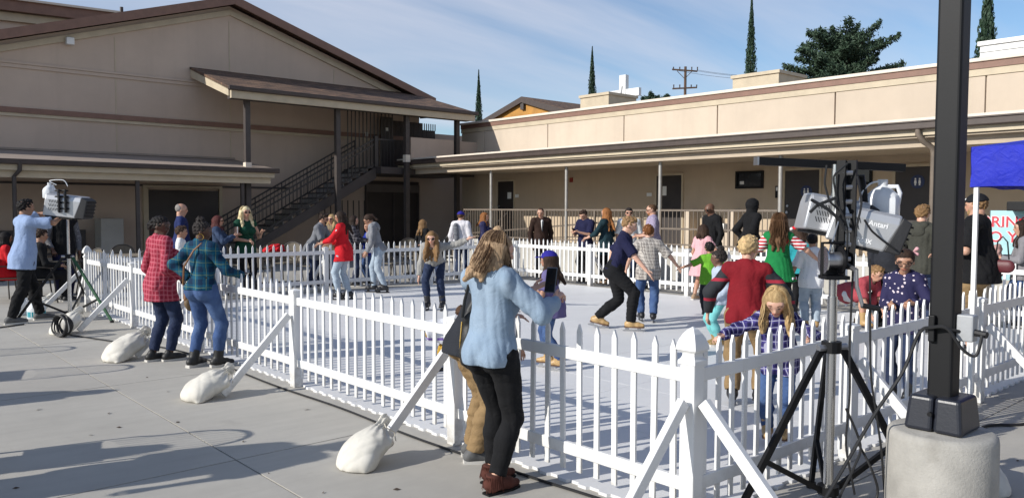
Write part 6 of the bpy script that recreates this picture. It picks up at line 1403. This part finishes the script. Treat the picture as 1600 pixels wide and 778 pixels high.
# fringed ankle boots of the denim woman
i = PH['denim']; tt = i['t']; im = ROOT[tt]
for s, fx, fy, fyaw in ((1, .045, -.03, 12), (-1, -.04, .06, 10)):
    H = i['H']; fr = rotz(-R(fyaw)); An = V(fx*H, fy*H, .045*H+.012); c = lambda x, y, z_: An+fr @ V(x, y, z_)*H
    shp = [rc(c(0, -.026, -.015), c(0, .06, -.024), .029*H, .025*H, .02), rc(c(0, .06, -.03), c(0, .105, -.033), .025*H, .015*H, .015), rc(c(0, -.012, -.01), c(0, -.012, .025), .031*H, .030*H, .02, clip=[(c(0, 0, .022), V(0, 0, 1.))])]
    bt = skin('ankle_boot', solid(shp, .0072, cuts=[(c(0, 0, -.051), V(0, 0, -1.))]), suede, tt)
    so_ = MB(); pts = [(-.02, -.052), (.02, -.052), (.028, .03), (.029, .07), (.02, .11), (0, .122), (-.02, .11), (-.029, .07), (-.028, .03)]; k = len(pts)
    vs = [c(x, y, -.044) for x, y in pts]+[c(x, y, -.0518) for x, y in pts]; so_.add(vs, [tuple(range(k)), tuple(range(2*k-1, k-1, -1))]+[(a, (a+1) % k, k+(a+1) % k, k+a) for a in range(k)]).build('sole', M['black'], bt, world=False)
    fg = MB(); rng = random.Random(3)
    for k in range(34):
        a = math.pi*(.55+k/33*1.9); r0 = .034; x, y = math.cos(a)*r0, math.sin(a)*r0-.012; o_ = 1.28+rng.uniform(-.08, .1)
        fg.bar(c(x, y, .018), c(x*o_, (y+.012)*o_-.012, -.034+rng.uniform(-.008, .01)), .0042, .0022)
    fg.build('fringe', suede, bt, world=False)
# purse of the large man's companion
i = PH['big']; b0 = i['p2'](-.02, -.15, .03); t = thing('handbag', 'dark red handbag behind the large man in black', 'bag', tuple(b0-V(0, 0, .2)))
put_skin('pouch', [rc(b0+V(0, .06, 0), b0-V(0, .06, 0), .075, .075, .03, V(1., 0, 0), .5)], pm('bag_red', (.10, .015, .02), .5), .011, parent=t)
MB().tube([b0+V(0, .07, .08), b0+V(0, .05, .28), b0+V(0, 0, .34), b0+V(0, -.05, .28), b0+V(0, -.07, .08)], .008, 6).build('handle', bootb, t, smooth=True)
# white print on the red jacket's sleeve
i = PH['redj']; a = i['sh'][-1]; e = i['L']; m1 = a*.92+e*.08-i['sd']*.055+V(0, 0, -.02); m2 = a*.55+e*.45-i['sd']*.055-i['fw']*.03+V(0, 0, -.075)
put_skin('sleeve_print', [rc(m1, m2, .028, .026, .01)], spots('print_white', (.7, .7, .7), (.03, .03, .03), (.03, .03, .03), 40, .2, .1), .0108, parent=i['t'])
# people whose shadows fall in from outside the frame
for (px, py), src, lb, fc, hh_ in (((572, 690), 'big', 'large man standing out on the open plaza, casting a broad shadow', 100, 1.85), ((230, 700), 'green', 'woman standing out on the open plaza beside the chairs', 30, 1.7), ((205, 607), 'phone1', 'woman with a phone standing out on the open plaza', 70, 1.65)):
    tip = gnd(px, py); L = hh_/.51; src_t = PH[src]['t']
    o = copy_tree(src_t, (tip[0]-.965*L, tip[1]+.26*L, 0), R(fc)); o['label'] = lb
# ================================================================== patio furniture
irn = pm('patio_bronze', (.045, .038, .032), .5, .2, 8, .1, 40); mesh_m = pm('patio_mesh', (.16, .135, .10), .7, .15, 90, .4, 200)
def chair(loc, rz, label, group, wire=False):
    t = thing('patio_chair', label, 'chair', loc, rz, group)
    MB().bx(-.23, .23, -.22, .24, .42, .445).build('seat', mesh_m, t, world=False, bev=.01)
    vs = []; n = 12
    for off in (0, .012):
        for k in range(n+1):
            a = math.pi*(k/n); x = -.24*math.cos(a)
            for z_ in (.46, .46+.18+.27*math.sin(a)**.6): vs.append((x, -.22-.08*math.sin(a)-off, z_))
    m_ = 2*(n+1); fs = []
    for k in range(n):
        q_ = 2*k; fs += [(q_, q_+1, q_+3, q_+2), (m_+q_, m_+q_+2, m_+q_+3, m_+q_+1), (q_+1, m_+q_+1, m_+q_+3, q_+3)]
    if not wire: MB().add(vs, fs).build('backrest', mesh_m, t, smooth=True, world=False)
    else:
        wb = MB()
        for k in range(1, 12): wb.tube([vs[2*k], vs[2*k+1]], .004, 4)
        wb.build('backrest', irn, t, world=False)
    MB().tube([(-.24*math.cos(a), -.225-.08*math.sin(a), .64+.27*math.sin(a)**.6) for a in [k*math.pi/14 for k in range(15)]], .014, 6).build('back_frame', irn, t, smooth=True, world=False)
    for s in (-1, 1):
        MB().tube([(s*.24, -.22, .64), (s*.28, -.02, .66), (s*.28, .16, .64), (s*.26, .22, .45)], .013, 6).build('arm', irn, t, smooth=True, world=False)
        for y, y2 in ((.22, .27), (-.22, -.30)): MB().tube([(s*.24, y, .44), (s*.25, y2, 0)], .014, 6).build('leg', irn, t, world=False)
    return t
def table(loc, label, r=.55):
    t = thing('patio_table', label, 'table', loc); MB().lathe([(r-.01, .715), (r, .725), (r, .74), (r-.01, .745)], (0, 0, 0), 32).build('tabletop', pm('table_tan', (.23, .19, .14), .6, .15, 5, .1, 40), t, world=False)
    MB().tube([(0, 0, 0.02), (0, 0, .715)], .035, 10).build('pedestal', irn, t, world=False)
    for k in range(4): a = k*math.pi/2+.4; MB().bar((0, 0, .06), (math.cos(a)*.32, math.sin(a)*.32, .02), .04, .03).build('foot', irn, t, world=False)
    return t
tb_ = [((onY(62, 400, 16.9)), 'round patio table behind the man in light blue'), (onY(425, 390, 17.0), 'round patio table with the red cloth behind the staircase side fence'), (onY(648, 390, 17.2), 'round patio table behind the long haired leaning girl'), (onY(210, 390, 17.6), 'round patio table left of the red plaid woman')]
G2 = 'patio chairs round the tables'
for k, (p, lb) in enumerate(tb_):
    table((p[0], p[1], 0), lb)
    near = ['behind the man in light blue', 'by the table with the red cloth', 'behind the leaning girl', 'left of the red plaid woman'][k]
    for m_, a in enumerate((.3, 1.9, 3.5, 5.1)):
        if k == 0 and m_ in (2, 3): continue
        a += k*.4; chair((p[0]+.85*math.cos(a), p[1]+.85*math.sin(a), 0), a+math.pi/2, 'bronze patio chair with rounded mesh back '+near, G2)
for px, y, lb in ((3, 17.0, 'patio chair under the person in red'), (58, 16.4, 'patio chair under the person in black trousers')): 
    p = onY(px, 400, y); dv = p[:2]/np.linalg.norm(p[:2]); chair((p[0], p[1], 0), math.atan2(dv[1], dv[0])-R(82)-math.pi/2, lb, None)
p = onY(615, 400, 15.9); chair((p[0], p[1], 0), R(200), 'beige backed patio chair behind the grey hoodie skater', None)
p = tb_[1][0]; put_skin('red_cloth', [el(V(p[0], p[1]-.1, .79), V(.24, .2, .07), None, .05), el(V(p[0]+.12, p[1], .80), V(.16, .14, .09), None, .05)], red, .014, 'crumpled red cloth lying on the patio table', 'cloth', disp=wr(2, .02))
for px, py, lb in ((328, 684, 'wire backed patio chair out on the open plaza, beside the woman'), (160, 576, 'wire backed patio chair out on the open plaza, near the phone woman'), (74, 546, 'wire backed patio chair out on the open plaza, farthest along')):
    tip = gnd(px, py); L = .92/.51; chair((tip[0]-.965*L, tip[1]+.26*L, 0), R(75), lb, None, True)
# ================================================================== banner
BXp = 14.9; a = onX(1548, 329, BXp); b = onX(1690, 320, BXp); zt = a[2]; zb = zt-1.15
bn_ = thing('banner', 'pale turquoise banner with red capital letters hanging behind the large man', 'banner', (BXp, a[1], 0))
MB().bx(BXp, BXp+.01, b[1], a[1], zb, zt).build('sheet', pm('banner_cloth', (.36, .60, .62), .6, .18, 2.2, .1, 40), bn_)
redl = pm('banner_red', (.50, .03, .05), .5); 
def btext(s_, size, y, z_, mt, dx): text_mesh(s_, size, 'lettering', mt, bn_, Matrix.Translation((BXp-dx, y, z_)) @ Matrix(((0, 0, -1, 0), (-1, 0, 0, 0), (0, 1, 0, 0), (0, 0, 0, 1))), .001, .012 if mt is wht else .004)
yr = onX(1551, 345, BXp)[1]; yo = onX(1546, 345, BXp)[1]; sz = .25
for mt, dx in ((wht, .004), (redl, .008)): btext('BRING', sz, yr+.165, zt-.27, mt, dx); btext('TO YOU', sz, yo+.15, zt-.52, mt, dx)
for s in (0, 1): MB().bx(BXp+.02, BXp+.06, (a[1] if s == 0 else b[1])-.03, (a[1] if s == 0 else b[1])+.03, 0, zt).build('support', irn, bn_)
bx_ = onX(1576, 318, 14.7); o = MB().bx(14.6, 14.9, bx_[1]-.9, bx_[1], bx_[2]-.12, bx_[2]+.03).build('speaker_box', M['black'], bev=.01); tag(o, 'flat black box fixed above the turquoise banner', 'box')

# ================================================================== litter
lt = MB(); rg = random.Random(11)
for px, py in ((186, 668), (142, 680), (25, 763), (170, 646), (278, 660), (262, 612), (60, 640), (420, 740), (480, 640), (330, 560), (505, 770), (230, 590), (380, 690), (1590, 720), (620, 765)):
    p = gnd(px, py); a = rg.uniform(0, 6); r_ = rg.uniform(.012, .028); c_, s_ = math.cos(a)*r_, math.sin(a)*r_
    lt.add([(p[0]-c_, p[1]-s_, .004), (p[0]+s_*.5, p[1]-c_*.5, .010), (p[0]+c_, p[1]+s_, .006), (p[0]-s_*.5, p[1]+c_*.5, .003)], [(0, 1, 2, 3)])
tag(lt.build('dry_leaves', pm('dry_leaf', (.06, .04, .025), .8)), 'scattered dry leaf bits on the concrete paving', 'leaves', None, 'stuff')
print('figure triangles', TRI[0], 'objects', len(bpy.data.objects))
